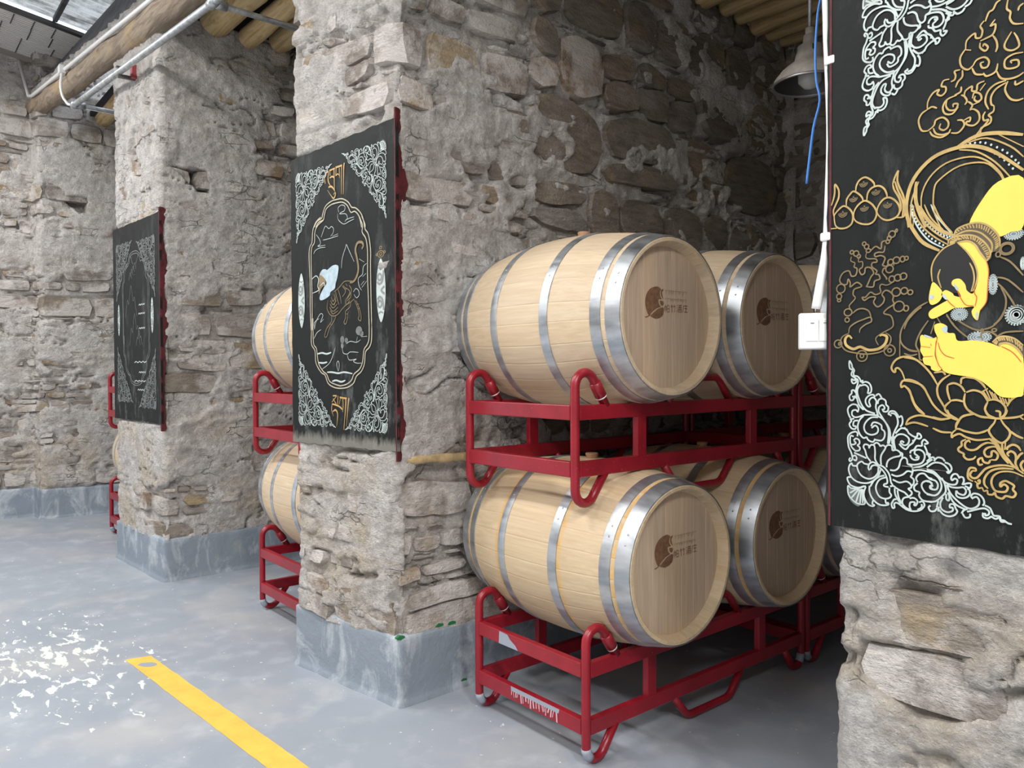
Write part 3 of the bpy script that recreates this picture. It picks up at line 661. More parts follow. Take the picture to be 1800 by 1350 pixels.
ART = {
'ORN': '6 997 3 973 9 944 28 935 19 911 22 896|37 896 34 917 40 932 25 953 22 970 6 997|37 896 62 893 81 873 84 855|22 896 43 885 50 876 37 867 22 876 22 858 34 846 53 855 50 873|40 879 62 873 65 849 53 811 53 787 59 749 75 704 106 675|84 840 65 814 62 784 75 743 96 701 124 672 158 660 183 654|84 855 99 867 96 849 115 858 143 849 158 820 155 790 134 784 137 799 137 820 118 837 90 834 84 828|50 787 37 802 22 799 22 781 6 763 12 737 31 737 40 757 25 760|40 766 56 749|183 760 171 775 143 769 121 746 121 719 137 698 152 701 143 728 152 749 174 757 193 734 189 698 196 669 205 639|189 769 208 781 224 763 230 749|202 716 208 743 233 751 255 737 258 713 273 698 267 672 242 669 233 686|211 698 233 710 248 695 242 680|211 698 208 669 227 639 248 609 276 568 286 530 283 488 276 464|202 639 239 618 267 577 276 536 270 464|106 642 78 630 47 624 25 639 28 666 53 672 65 660 71 686 59 698|68 701 34 710 3 692 -6 666 6 630 16 618|40 615 12 609 22 601 6 577 22 550 47 547 53 565 34 568 40 598 68 604|106 642 158 645 205 642|205 630 158 627 121 595 109 559 124 527 161 515 199 530 205 559 186 577 161 559|106 636 78 607 65 562 78 518 106 491 127 500|158 571 171 595 199 595 227 580 230 556 248 541 248 506 227 482 186 485|127 500 140 479 171 470 186 491|292 642 283 651 273 654 286 672 314 672 335 648 342 636 357 645 366 624 363 595 351 577|289 660 314 657 332 630 335 592 320 559 304 518 298 467|320 533 351 565 376 568 398 559|376 574 398 553 407 538 444 518 460 527 460 541 475 538 484 521 472 509 453 512 441 497 429 476|62 500 65 518 50 530 16 518 -3 494 -3 459 3 423 19 393 28 364 28 346 12 331 6 343 16 355|37 497 16 500 12 464 22 429 47 405|37 470 53 485 75 476 78 453 62 441|40 467 53 456 37 444 19 444|62 441 81 426 75 408 47 402|40 391 84 376 127 361|28 364 47 373 59 358 53 340 37 346|155 343 130 373 118 411 106 432 115 450 140 447 146 426|146 435 158 450 174 450|208 325 186 358 186 402 183 438 177 453 196 467 214 456 220 444|220 444 239 453 255 441 248 423 227 388 224 352 227 328|255 441 270 456 295 453 301 423|301 423 329 429 354 411 348 393 311 382 276 361 264 334 264 314|354 414 366 408 363 385|286 299 317 299 342 320 354 364 373 385 394 376 398 346|295 272 329 263 370 278 398 302 425 299|398 346 422 337 432 311 425 278 419 269 438 254 438 228 425 213|304 240 348 225 391 237 419 222 422 201 404 192 425 175 425 160 407 145 391 160|307 201 342 180 382 166 391 154|149 284 140 299 146 325 171 340 205 325 239 317 273 284 286 254 292 222 304 201 286 195|155 290 165 314 196 320 233 296 255 269 267 237 267 213 248 204 248 192 276 189|208 308 205 272 177 240 137 228 90 246 65 287 65 317 93 337 112 325 137 322|224 296 208 254 174 219 127 198 65 201 22 228 3 272 9 305 25 320 31 305 62 305|248 260 214 249 177 219 155 180|264 251 217 231 193 189 196 154 217 121 252 112 283 121 295 139 283 157 283 186|149 183 149 145 168 104 205 74 242 68 276 77 273 89 261 83 255 112|109 148 112 107 137 65 168 53 183 62 168 68 174 92|22 228 -6 222 0 195 22 172 71 163 112 178|0 169 -3 142 3 109 25 83 56 62 90 56 118 65 109 107 112 145 121 178 75 160 22 154 0 169|65 157 12 121|75 154 25 92|84 154 56 68|93 157 84 62|102 157 102 65|317 186 320 148 339 115 357 92|335 175 342 133 360 101 391 71 425 62|295 83 314 115 329 115|295 83 304 59 317 65 314 86 335 95 391 62 441 56 484 71 506 101 494 124 472 115|413 142 379 133 366 109 373 80|413 133 441 139 463 121 453 95 441 95 447 112 419 109 413 83 422 62|488 107 488 86 463 68|295 512 301 470 317 432|311 515 311 476 320 435|307 491 332 524 373 530 407 506 401 473 376 462 354 479 363 488 376 479|345 470 363 450 388 438 407 462|407 462 432 482 432 500|450 388 463 402 444 414 447 435 475 441 500 426 506 396 488 361 444 346 407 346|416 405 422 388 441 376 466 382 469 402|416 414 419 429 441 441 457 464 488 467 488 488 503 506 525 488 519 482 503 479|503 470 519 435 519 411|432 325 491 343 528 370 553 388|432 308 484 317 553 305|516 355 537 388 528 411 543 420|463 240 453 263 472 290 503 296 528 275 553 269|463 234 441 210 447 186 475 178 472 157 497 130 553 127|553 169 512 180 488 216 497 243 528 254 553 240|537 222 553 207|519 337 559 367 599 370 630 355 652 325 640 320 652 314 668 340 655 367 627 376|562 379 584 402 612 399 627 382|519 373 537 393 534 417 522 426|537 393 559 402 568 385|519 325 562 314 599 281 634 254 665 246 693 251 702 275 686 284 671 272 665 287 677 308 699 311 714 287|714 296 733 296 739 275 730 251|736 254 758 263 780 263 773 237 745 246|640 243 665 231 705 231 736 237 752 216 739 192 708 198 696 213|696 213 696 183 724 172 755 180 773 201 770 225 758 231|519 314 556 305 593 275 609 231 596 192 568 169 519 172|519 284 540 266 571 260 587 237 578 207 543 207 540 225 556 225|519 251 543 246 556 222|519 127 571 133 609 166 634 201 627 246 609 281|640 243 655 204 680 172 720 139 758 118 789 118 820 139 826 169 811 189 789 180|792 175 780 189 795 207 826 204 848 183 854 157 845 142|649 198 674 148 708 121 752 107|637 186 637 157 652 148 655 175 646 195|618 163 602 127 609 92 643 77 674 89 674 109 658 107 661 127 683 127 693 104|693 104 702 89 686 65 652 53 618 62 596 86|593 104 590 74|584 95 568 74 543 71 531 92 543 104|590 139 581 98|727 80 739 101 761 112|733 80 748 59 773 65 776 86|758 95 783 104 826 121 857 127 879 115 879 95 860 86 860 101|848 101 848 77 873 71 894 86|857 145 885 133 898 107 907 92 938 92 944 74 963 71 981 59 1003 56|891 86 916 74 935 83 947 62 969 65 988 56',
'LOTUS': '446 573 475 565 499 567 519 573|469 601 493 583 513 575 534 567 550 565|503 605 513 583|446 526 481 512 519 512|550 569 566 583 597 589|584 607 603 593 625 583 658 579 686 577 708 579 743 583 765 589 777 597|550 569 538 548 536 526|765 587 777 577|536 526 548 528 570 520 611 514 639 522 656 532|536 524 521 508 521 491 527 498 550 508 574 496 611 487 643 491 664 496|645 609 649 595 662 581|721 613 716 597 706 581|682 577 676 559 658 532 662 514 678 494 702 481 721 494 731 514 729 532 710 555 698 577|729 532 753 514 777 504|328 823 373 815 408 788 440 750 464 707|328 723 365 719 405 701 426 664 448 624 479 593 511 579|328 701 351 683 365 638 387 599 414 581|336 534 351 561 391 577 438 571 479 563 521 573|336 534 373 546 428 532|495 748 483 762 450 758|513 750 483 729 464 699 466 662 483 630 493 611|503 707 503 681 513 644|503 707 527 715 554 703 570 678|554 711 556 733 570 739|570 739 605 735 631 715 645 695|513 642 538 646 564 640|517 642 493 615 507 589 544 567|570 674 566 642 576 613 601 589|574 678 599 687 625 681 641 666 653 642|538 540 554 573 580 587 607 591|601 593 629 581 658 579|653 646 676 652 700 642 716 620 714 595 696 579|653 642 643 613 656 589 680 579|680 607 696 603 696 583|721 626 733 650 755 668 777 676|631 681 653 695|637 683 658 648|647 689 662 652|658 687 672 656|666 681 680 656|676 676 688 652|694 664 704 642|704 660 714 636|714 656 721 634|727 658 727 644|739 658 735 650|332 727 320 760 304 778 292 774 292 762 284 762 275 780 286 805 306 821 336 827 371 817 403 794 444 744|414 583 377 620 361 656 347 685 330 701 318 695 316 711 328 725 357 727 391 711 416 683 444 632',
'SCROLL': '666 496 688 475 698 455 712 435 729 412 749 390 779 368|660 494 680 475 690 455 708 426 727 402|704 483 706 453 714 433 737 406|716 483 714 455|590 475 584 483 572 473 572 455 588 445 611 449 633 469 656 479 686 473|574 487 558 477 558 461 546 449 548 437 566 428 566 418 580 406 601 410 611 422|690 461 674 465 651 457 641 441 649 424 666 426 668 443 678 447 690 433 684 414 666 412|633 420 639 402 656 398 664 412|631 418 619 406 623 388 637 392|613 361 609 372 590 372 582 351 584 329 601 319|611 361 599 361 590 345 599 333 615 335 631 355 649 376 684 390 721 394 749 388|607 321 617 313|617 321 625 327 625 315 617 309 621 294 635 298|635 298 641 284 653 288 656 274 672 274 680 282 686 268 706 262 719 274 743 272 753 288 743 302 747 317 733 327 716 333 700 323 700 309 712 319 725 309 719 292 700 288 680 292 668 317 672 343 688 361 712 370 745 370 779 357|656 296 643 311 643 335 658 361 682 376 712 382 745 382|723 455 723 465 741 477 759 471 769 455|729 431 723 441 735 451 749 443 753 424 751 404 761 384|755 420 765 439 777 449|779 420 769 400 779 376',
'STRINGS': '328 945 342 981 375 1018 399 1034|328 872 351 853 383 847|328 841 355 831 383 837|426 977 399 937 383 904 377 874 389 847 393 815 405 811|452 971 436 920|497 1000 519 961 546 929 576 902|536 975 572 949 605 931 631 926|631 929 668 941 698 977 714 1014|633 888 627 910 639 920 662 918 682 904 684 890|684 900 714 916 775 918|692 1213 729 1189 773 1132|682 1134 721 1120 773 1067|682 1113 708 1083 735 1038 747 1012|696 1093 714 1048 710 1000 692 965 672 949|328 965 349 1000 385 1034 424 1055|460 989 477 959|497 994 525 957|397 1034 353 1002 318 947 312 900 328 870 353 855 389 849|310 900 310 825',
'CLOUD': '418 1859 420 1892 440 1922 464 1929 456 1914 473 1902 489 1914 489 1933 473 1941 481 1961 503 1961|509 1949 523 1953 527 1969 523 1987 544 1987|552 1983 552 1957 536 1941 527 1920|548 1918 546 1898 523 1890|418 1859 395 1847 383 1819 395 1778 420 1770|418 1859 436 1866 456 1855|420 1770 444 1786 452 1807 479 1811 499 1790 499 1768 483 1758 466 1770 471 1788|428 1766 440 1746 471 1731 499 1740 509 1756|442 1776 452 1752 479 1740 507 1744|511 1740 538 1735 560 1758 554 1780 534 1786|560 1780 582 1786 580 1770 570 1772 570 1760 595 1750 615 1766 613 1796 595 1815 580 1815|495 1880 491 1855 503 1835 527 1831 536 1851 519 1855 519 1843|548 1884 560 1876 570 1855 562 1841|532 1888 495 1880 479 1853 487 1825 515 1817 538 1839|560 1876 564 1896 588 1908 588 1890 605 1886 609 1910 633 1916|574 1851 590 1833 582 1817|590 1859 597 1880 617 1870 623 1849 609 1841 597 1853 601 1866|617 1882 637 1906|590 1833 617 1839|564 2065 568 2097 597 2116 601 2097 619 2093 625 2118 617 2138 631 2154|635 2150 647 2181 662 2187 674 2209 688 2215|564 2065 544 2036 548 2000 572 1979 592 1990|564 2061 584 2053|592 1990 605 2008 633 2010 649 1990 643 1969 625 1971 619 1990 631 1992|588 1981 601 1953 629 1943|629 1949 641 1933 672 1941 680 1971|617 2079 639 2083 660 2089 670 2107 670 2128 653 2126 670 2146|617 2073 617 2053 635 2034 645 2046 631 2063 627 2053|660 2089 674 2063 678 2036 672 2018|714 2207 710 2174 723 2156 721 2132 735 2107 767 2097|749 2152 753 2166 767 2174|727 2079 704 2040 708 2018 731 2006 753 2016 747 2048 735 2073|767 1987 733 1990 706 1977 706 1947 729 1937 751 1941 749 1963 725 1967 729 1957|676 1943 690 1912 716 1900 747 1900 769 1910|716 1892 706 1861 723 1823 747 1809 769 1811|741 1886 743 1870 769 1878|710 1896 672 1892 645 1870 637 1833 649 1800|710 1888 676 1874 658 1849 658 1819 668 1809|668 1809 666 1788 649 1778 658 1764 653 1744 623 1733 619 1713 599 1695|637 1794 629 1778 633 1760 649 1758 619 1725 599 1703',
'HALO_THICK': '345 1378 336 1487 365 1581 438 1652 529 1674 605 1664 678 1622 771 1536|529 1674 605 1705 684 1699 769 1672|375 1567 375 1479 414 1368|336 1477 340 1418 367 1359 405 1305 469 1264|391 1459 416 1408 450 1366 485 1339 523 1321',
'HALO_THIN': '408 1370 395 1492 426 1571 491 1620 580 1628 641 1601 690 1546 708 1504|473 1359 446 1433 446 1518 466 1557 544 1599 635 1593 684 1546 702 1510|542 1664 605 1644 672 1589 731 1512|574 1685 641 1689 725 1638 771 1587|684 1693 771 1626|353 1378 355 1483 385 1565|363 1376 365 1467|361 1471 373 1422 405 1368 452 1321 503 1284|377 1469 391 1418 424 1370 469 1327 517 1294|408 1465 426 1420 450 1384 483 1349|446 1457 464 1410 489 1368 519 1331',
'HALO_WHITE': '351 1473 359 1429 383 1372 426 1313 483 1274|434 1461 454 1412 483 1372 513 1331',
'JEWELS': '13 1471 17 1487 42 1510 60 1516 82 1502 97 1481 101 1459 95 1431 70 1416 38 1418 19 1435 13 1471|105 1457 107 1485 125 1510 153 1524 180 1510 200 1485 208 1459 198 1431 176 1418 145 1422 117 1437 105 1457|210 1463 216 1492 237 1516 261 1520 286 1504 304 1477 306 1449 290 1429 257 1422 229 1435 210 1463|70 1516 72 1544 88 1565 103 1575 125 1561 143 1540 147 1522|113 1573 117 1599 131 1620 155 1628 180 1613 196 1593 196 1579|164 1524 168 1555 186 1575 216 1579 239 1563 251 1538 253 1522|-3 1422 25 1420|13 1473 9 1502 21 1530 34 1559 34 1593 19 1620 15 1616 15 1585 9 1555 -1 1528|290 1429 318 1426 328 1439 328 1485 320 1522 298 1577 298 1611 302 1628|277 1575 286 1603 300 1630|277 1575 284 1548 304 1510 312 1473 310 1451|286 1585 298 1546 318 1498 322 1463 318 1429',
'CORAL': '84 939 88 963 115 983 151 996 182 1004 186 985 160 973 137 955 133 937|186 998 176 1030 151 1044 123 1042 101 1026|90 1048 86 1063 113 1093 103 1111 109 1134 137 1142 141 1150 119 1164 90 1146 90 1164 80 1183 74 1160 52 1162 40 1183 56 1213 84 1219 95 1195 115 1197 121 1225 107 1235 111 1252 92 1264 95 1282|131 1280 127 1256 145 1254 145 1231 131 1219 141 1197 155 1203 160 1225 182 1223 196 1199 184 1183 168 1148 164 1142 194 1138 200 1162 223 1170 218 1189 204 1193 210 1207 188 1227 190 1244 210 1246 204 1260 172 1264 160 1274 164 1292|182 1298 204 1315 227 1302 231 1329 247 1335|245 1313 239 1286 216 1288 200 1282 204 1270 227 1272 245 1260 239 1239 235 1229 253 1223 261 1246|279 1248 284 1221|233 1195 239 1213 251 1215|235 1195 253 1170 249 1166|279 1150 253 1140 231 1146 223 1134 227 1111 204 1103 182 1115 160 1095 145 1095 155 1081 178 1093 204 1091 196 1069 214 1048 237 1063 243 1083 233 1101 249 1118 271 1107 282 1089 279 1073 284 1055 257 1038 241 1018 271 1006 282 975 275 953 229 929 206 908 218 880|84 937 54 922 46 894 68 861 115 847 174 841 237 853 267 884 271 914 249 933',
'CBOWL': '99 912 84 926 68 912 72 884 105 865 137 874 174 859 218 863 247 884 255 914 237 924 223 920',
'GEM': '529 1288 487 1272 452 1233 438 1191 442 1138 477 1101 497 1091 552 1081 595 1085 607 1111 613 1150 603 1195 576 1244 538 1288',
'GEMLINE': '529 1288 487 1272 452 1233 438 1191 442 1138|538 1288 576 1244 603 1195 613 1150 607 1111 595 1085|473 1187 464 1154 477 1109|584 1201 597 1170 601 1128 590 1085',
'YEL': '625 1443 582 1361 619 1357 649 1339 678 1315 692 1292 729 1305 773 1325 771 1506 684 1508|540 1288 576 1290 603 1272 623 1237 641 1215 653 1168 651 1115 649 1073 645 1038 623 1006 615 969 599 981 592 1006 601 1024 564 1022 527 1022 497 1006 446 983 428 998 436 1020 481 1046 501 1059 477 1079 493 1099 521 1083 527 1073 552 1067 538 1097 517 1120 523 1138 548 1140 568 1115 574 1091 597 1077 613 1120 613 1162 601 1205 576 1244|446 1136 477 1101 481 1083 477 1065 462 1048 438 1042 428 1065 434 1109|501 949 495 941 505 922 529 918 542 888 599 888 653 878 694 861 696 872 725 872 755 851 775 817 777 683 759 664 727 660 694 666 664 695 631 723 597 739 540 748 499 758 471 784 458 817 454 847 456 884 462 906 452 933 452 957 477 963|393 904 401 918 416 910 446 902 460 904 454 861 454 825 469 788 479 772 460 764 440 772 436 786 412 794 405 817 408 825 395 851 397 870',
'NAIL': '481 943 501 949 499 922 485 931|412 918 446 904 416 908|527 1124 542 1103 538 1093 529 1107|487 1083 501 1063 495 1059 483 1073|432 1083 448 1079 442 1063 432 1069|609 998 615 1000 615 973 609 977',
'RED': '464 906 456 861 458 825 469 790 483 772|466 884 475 853 495 829 529 817|397 870 436 863|436 880 440 870|408 825 446 827|700 861 739 837 769 798|538 1097 552 1061 572 1032 601 1028|603 1101 603 1077 611 1059 605 1024|497 1063 511 1044 532 1024|641 1215 653 1168 651 1115 649 1073 645 1038 623 1006|540 1288 576 1290 603 1272 623 1237',
'BRAC': '525 1319 536 1343 576 1357 619 1357 653 1339 682 1305 692 1278 692 1254 686 1237 662 1233 662 1213 647 1201 635 1219 623 1237 603 1272 576 1290 538 1288 503 1288 509 1307 523 1315|668 878 688 896 712 900 745 890 775 863 775 819 755 851 725 872 696 872 694 861',
'BRACL': '525 1319 536 1343 576 1357 619 1357 653 1339 682 1305 692 1278 692 1254|503 1288 509 1307 554 1315 597 1309 629 1286 651 1256 660 1227 647 1201|523 1315 570 1331 615 1321 643 1298 664 1268 664 1233|538 1288 576 1290 603 1272 623 1237 647 1201|668 878 688 896 712 900 745 890 775 863|694 861 696 872 725 872 755 851 775 819',
'JARC': '54 1487 20 20|153 1496 18 18|255 1494 18 18|103 1546 18 18|149 1605 18 18|204 1559 18 18',
'CC': '46 1142 20 20|38 1107 12 12|38 1089 8 6|80 1032 18 16|76 998 10 10|97 1302 8 8|117 1294 12 12|129 1280 8 8|153 1333 8 8|164 1319 10 10|172 1300 10 8|257 1329 8 8|263 1343 8 10|275 1359 14 14|294 1372 4 6|269 1239 12 12|294 1244 14 14|320 1246 10 12|336 1248 8 8|265 1209 16 16|275 1164 12 14|300 1168 14 14|324 1172 14 14|294 1107 18 18|328 1109 14 14|353 1101 10 10|306 1044 22 22|336 1034 10 12|34 890 18 18|40 890 4 6|145 833 24 24|145 833 8 8|267 855 24 24|267 855 8 8|674 926 8 6|631 926 4 6|686 1223 8 10',
'ELL': '716 1242 26 24|716 1242 20 18',
'MED': '668 1107 18 41|751 983 37 37|546 996 33 28|739 1296 35 24|771 1179 10 26|621 900 45 24|749 981 39 41',
'FR': '711 2146 637 2142 549 2110 504 2042 491 2014 420 1994 374 1947|710 2117 637 2113 561 2086 529 2031 516 1996 445 1983 400 1943|711 2146 796 2140 879 2099 925 2050 983 2034 1051 1982 1085 1921 1101 1856|710 2117 795 2111 866 2072 913 2008 971 2007 1028 1957 1061 1861|478 2024 407 1992 354 1923 339 1818 305 1777 291 1702 302 1526 306 1373 304 1220 315 1029|516 1992 432 1958 386 1904 378 1814 338 1773 324 1699 328 1523 333 1371 334 1028|1063 1956 1107 1880 1107 1841 1151 1790 1178 1661 1176 1522 1179 1312 1187 996|1028 1961 1073 1877 1067 1821 1117 1759 1138 1651 1136 1455 1145 1244 1153 997|313 1132 320 1040 318 903 372 838 386 729 463 646 524 619 568 548 658 513 746 505|345 1131 350 912 396 856 425 728 494 655 547 628 591 566 673 540 746 527|1185 1091 1184 923 1156 856 1102 815 1087 722 1045 654 975 611 933 551 847 515 746 505|1152 1093 1150 932 1123 874 1081 833 1060 731 1018 671 941 628 905 576 833 541 746 527',
'TIG': '664 1348 738 1379 811 1425 882 1426 953 1421 988 1453|576 1280 562 1206 624 1143 710 1146 784 1194 844 1226 904 1245 951 1270|904 1245 891 1202 832 1169 831 1118 806 1076 830 1060 855 1103 867 1167|951 1263 996 1196 1019 1131 1007 1096 1041 1080 1042 1137 1008 1210 974 1255|624 1136 623 1091 573 1049 547 1024 521 969 534 954|686 1140 673 1104 610 1048 585 1019 559 968 534 954|688 1353 700 1308 736 1233|725 1365 755 1305 772 1238|786 1390 834 1343 785 1296|798 1396 846 1357|664 1333 687 1273 662 1230|626 1306 650 1267 688 1302|613 1277 650 1238 700 1272|607 1248 650 1208 712 1242|600 1219 649 1179 723 1212|612 1188 649 1157 723 1182|834 1372 893 1332 833 1263|882 1390 917 1344 857 1276|905 1331 904 1288 845 1255|833 1263 844 1226 892 1260|835 1408 858 1385|906 1417 929 1401|985 1218 1020 1223|1002 1181 1031 1187|831 1147 861 1146|598 1070 635 1061',
'TAIL': '1059 1681 1082 1707 1060 1737 1003 1737 973 1683 990 1624 1012 1537 1000 1474 953 1421 894 1411',
'MANE': '449 1303 474 1286 538 1297 601 1322 614 1351 676 1376 689 1419 714 1469 734 1555 704 1580 642 1578 567 1548 542 1557 491 1555 452 1513 490 1495 540 1461 553 1430 514 1396 462 1339',
'FACE': '452 1513 528 1477 540 1431 476 1391 443 1341 437 1379 444 1453',
'ARMS': '334 1485 400 1510 438 1476 425 1417 437 1379 346 1359|463 1414 515 1440 539 1394',
'P2W': '746 2031 734 2069 783 2088 831 2070 824 2035 782 2026 758 2015 842 2004 865 1964 829 1940|959 1963 900 1960 841 1953|733 1975 757 1950 817 1920 888 1933 959 1945|728 2019 727 1975|482 1847 508 1889 547 1936 597 1908 634 1922 665 1899 658 1863 621 1838|731 1847 645 1836|731 1829 633 1822 545 1818 507 1818|405 1879 456 1828 468 1789 429 1771 544 1769|544 1751 455 1753 390 1737 364 1710|1126 1554 1080 1530 1068 1468 1011 1437 1022 1372 1055 1334|1114 1471 1068 1447|1090 1410 1045 1378|940 1328 975 1354 1010 1338 1021 1301 986 1275 951 1306|1124 1407 1056 1356|776 1544 789 1630 838 1719 850 1739 897 1669 955 1585|1024 1600 1092 1568|367 1031 394 1102 460 1167 498 1150 459 1091 510 1119|779 856 793 812 851 802 894 819 1006 813|851 794 879 750 977 757 935 741 977 723 1046 722|765 892 779 856|837 890 895 910 979 899 1034 919|979 903 993 946|1048 944 1123 946|367 1039 368 1093 439 1126|358 948 406 1001 468 1026|719 655 697 717 720 743 734 708 719 655|479 673 601 735 677 859',
'WAVE': '411 810 481 818 549 808 617 820|425 733 495 728 556 736|555 646 630 646 718 637 806 646 920 633|629 566 688 575 761 562 819 576',
'G1': '613 2413 16 693 2419 16|618 2407 10 621 2367 10|680 2420 12 681 2340 11 683 2235 7|615 2348 13 651 2355 17 681 2340 13|702 2424 18 795 2427 18|710 2421 10 704 2350 9|704 2353 12 734 2364 12 758 2344 5|755 2413 9 761 2324 5|789 2426 10 785 2303 8 783 2180 5|830 2442 16 821 2417 15 816 2331 10 810 2176 5|597 2268 16 628 2273 20 661 2255 16 688 2224 10|688 2217 8 698 2193 13 671 2162 15 632 2193 7 580 2249 3|671 2195 7 685 2208 8|553 2402 15 599 2409 15|559 2394 12 538 2364 10 549 2309 9|596 2404 9 592 2329 13 622 2284 7',
'G2': '637 439 14 693 440 14|712 440 9 706 365 7|687 433 8 623 383 7|640 414 9 684 368 9|625 367 14 714 352 16 774 324 14|625 367 7 618 316 8 643 260 3|737 426 17 837 419 17|745 413 5 728 366 5|783 413 9 785 334 7 774 301 4|826 421 13 817 322 11 793 147 5|869 423 17 856 356 11 829 178 3|636 300 9 675 315 18 705 279 12 690 172 3',
'TREE': '780 926 29 33|838 920 23 22|1015 996 44 38|1049 970 27 24|780 874 20 22',
'DZI': '165 1302 51 251|1309 1316 59 262',
'RINGP2': '1309 1613 41 26|1309 1613 17 11|1309 1665 15 10|1262 1611 13 8|1357 1625 13 8',
}
# ---------------------------------------------------------------- painted murals
def strokes(txt, k):                                             # 'x z x z|...' -> lists of points, k = metres per unit
    out = []
    for ln in txt.split('|'):
        n = list(map(int, ln.split())); out.append([(n[i] * k, n[i + 1] * k) for i in range(0, len(n), 2)])
    return out
def ribbon(mb, pts, w, y, sub=4, taper=False):
    P = catmull(pts, sub) if len(pts) > 2 else list(pts)
    n = len(P); V = []
    for i, p in enumerate(P):
        a, b = P[max(i - 1, 0)], P[min(i + 1, n - 1)]
        if i == 0 and P[0][:2] == P[-1][:2]: a = P[-2]
        if i == n - 1 and P[0][:2] == P[-1][:2]: b = P[1]
        tx, tz = b[0] - a[0], b[1] - a[1]; l = math.hypot(tx, tz) or 1e-6
        ww = (p[2] if len(p) > 2 else w) / 2; yy = y - len(mb.f) * 2.5e-7 - i * 1.2e-6
        if taper: ww *= min(1, .6 + 2.2 * min(i, n - 1 - i) / n)
        V += [(p[0] - tz / l * ww, yy, p[1] + tx / l * ww), (p[0] + tz / l * ww, yy, p[1] - tx / l * ww)]
    mb.add(V, [(2 * i, 2 * i + 1, 2 * i + 3, 2 * i + 2) for i in range(n - 1)])
def poly(mb, pts, y, sub=4, smooth=True):
    P = catmull(list(pts) + [pts[0]], sub)[:-1] if smooth else list(pts)
    tri = tessellate_polygon([[Vector((p[0], p[1], 0)) for p in P]])
    mb.add([(p[0], y, p[1]) for p in P], [tuple(t) for t in tri])
def ell_pts(cx, cz, rx, rz, n=20):
    return [(cx + rx * math.cos(2 * PI * i / n), cz + rz * math.sin(2 * PI * i / n)) for i in range(n)] + [(cx + rx, cz)]
def put(mb, name, mat, root, label=None):
    o = mb.build(name, mat, root)
    if label: o['label'] = label
    return o
def lines(root, name, mat, key, k, w, y=-.0022, taper=True, label=None):
    m = MB()
    for s in strokes(ART[key], k): ribbon(m, s, w, y, taper=taper)
    return put(m, name, mat, root, label)
def fills(root, name, mat, key, k, y):
    for s in strokes(ART[key], k): m = MB(); poly(m, s, y); o = put(m, name, mat, root)
    return o
def ornament(root, x, z, w, h, wid, mat, name='corner_ornament', fx=1, fz=1, y=-.0022):
    m = MB()
    for s in strokes(ART['ORN'], .001):
        ribbon(m, [(x + fx * p[0] * w, z + fz * p[1] * h) for p in s], wid, y, sub=3)
    fan = [(.0, .15), (-.002, .11), (.012, .075), (.04, .05), (.075, .04), (.085, .07), (.088, .11), (.098, .15)]
    m2 = MB(); poly(m2, [(x + fx * p[0] * w, z + fz * p[1] * h) for p in fan], y + .0006)
    o = put(m, name, mat, root)
    put(m2, 'fan_fill', DIM, o)
    return o
def slab(root, w, h, seed, name='ground', depth=.016, edge=.0035, mat=None):
    rng = random.Random(seed); nx, nz = 26, 40; v = []; f = []
    def P(i, j):
        x, z = w * i / nx, h * j / nz
        if i in (0, nx): x += rng.uniform(-edge, edge) * .5
        if j in (0, nz): z += rng.uniform(-edge, edge)
        return x, z
    for j in range(nz + 1):
        for i in range(nx + 1):
            x, z = P(i, j); v.append((x, 0, z))
    for j in range(nz):
        for i in range(nx):
            a = j * (nx + 1) + i; f.append((a, a + 1, a + nx + 2, a + nx + 1))
    ring = [i for i in range(nx + 1)] + [j * (nx + 1) + nx for j in range(1, nz + 1)] + [nz * (nx + 1) + i for i in range(nx - 1, -1, -1)] + [j * (nx + 1) for j in range(nz - 1, 0, -1)]
    b = len(v); v += [(v[i][0], depth, v[i][2]) for i in ring]; n = len(ring)
    f += [(ring[k], b + k, b + (k + 1) % n, ring[(k + 1) % n]) for k in range(n)]
    o = link(name, mesh(name, v, f), mat or PANEL, root)
    return o
def red_edge(root, x, z0, z1, wmin, wmax, seed, side=1):
    """a brushed red band folded round the pillar corner: over the slab edge and on to the stone"""
    rng = random.Random(seed); n = 90; m = MB(); v = []; wv = .5; wt = .5
    for i in range(n + 1):
        z = z0 + (z1 - z0) * i / n
        if i % 6 == 0: wt = rng.uniform(0, 1)
        wv += (wt - wv) * .3 + rng.uniform(-.10, .10); w = max(.002, wmin + (wmax - wmin) * wv)
        if i in (0, n): w *= .4
        v += [(x - .007 * side, -.0012, z), (x - .001 * side, -.0004, z), (x, .006, z), (x - .002 * side, .010 + w, z), (x - .006 * side, .012 + w, z), (x - .03 * side, .012 + w, z)]
    f = [(i * 6 + k, i * 6 + k + 1, i * 6 + k + 7, i * 6 + k + 6) for i in range(n) for k in range(5)]
    if side < 0: f = [q[::-1] for q in f]
    m.add(v, f)
    o = m.build('red_edge', WINE, root); o['label'] = 'dark red painted edge band'
    return o
# tiger mural
ang2 = math.atan2(.114, .740)
t = thing('mural', 'black mural of a striped tiger under clouds, on the middle pillar', 'mural', (-.194 - .749 * math.cos(ang2), -.246 - .749 * math.sin(ang2) - .004, 1.02), ang2)
sl = slab(t, .749, 1.318, 3, mat=PANELT)
for vv in sl.data.vertices:                                       # the top slopes up towards the near corner
    if vv.co.z > .9: vv.co.z += (vv.co.z - .9) / .42 * (.038 * vv.co.x / .749 - .012)
red_edge(t, .749, -.04, 1.385, .004, .060, 4)
K2 = .0005
OB = .0027
for (x, z, w, h, fx, fz) in ((.055, .062, .283, .345, 1, 1), (.690, .055, .285, .345, -1, 1), (.045, 1.252, .278, .335, 1, -1), (.692, 1.282, .295, .335, -1, -1)):
    ornament(t, x, z, w, h, OB, WHITE, fx=fx, fz=fz)
lines(t, 'medallion_frame', CREAM, 'FR', K2, .0052, taper=False)
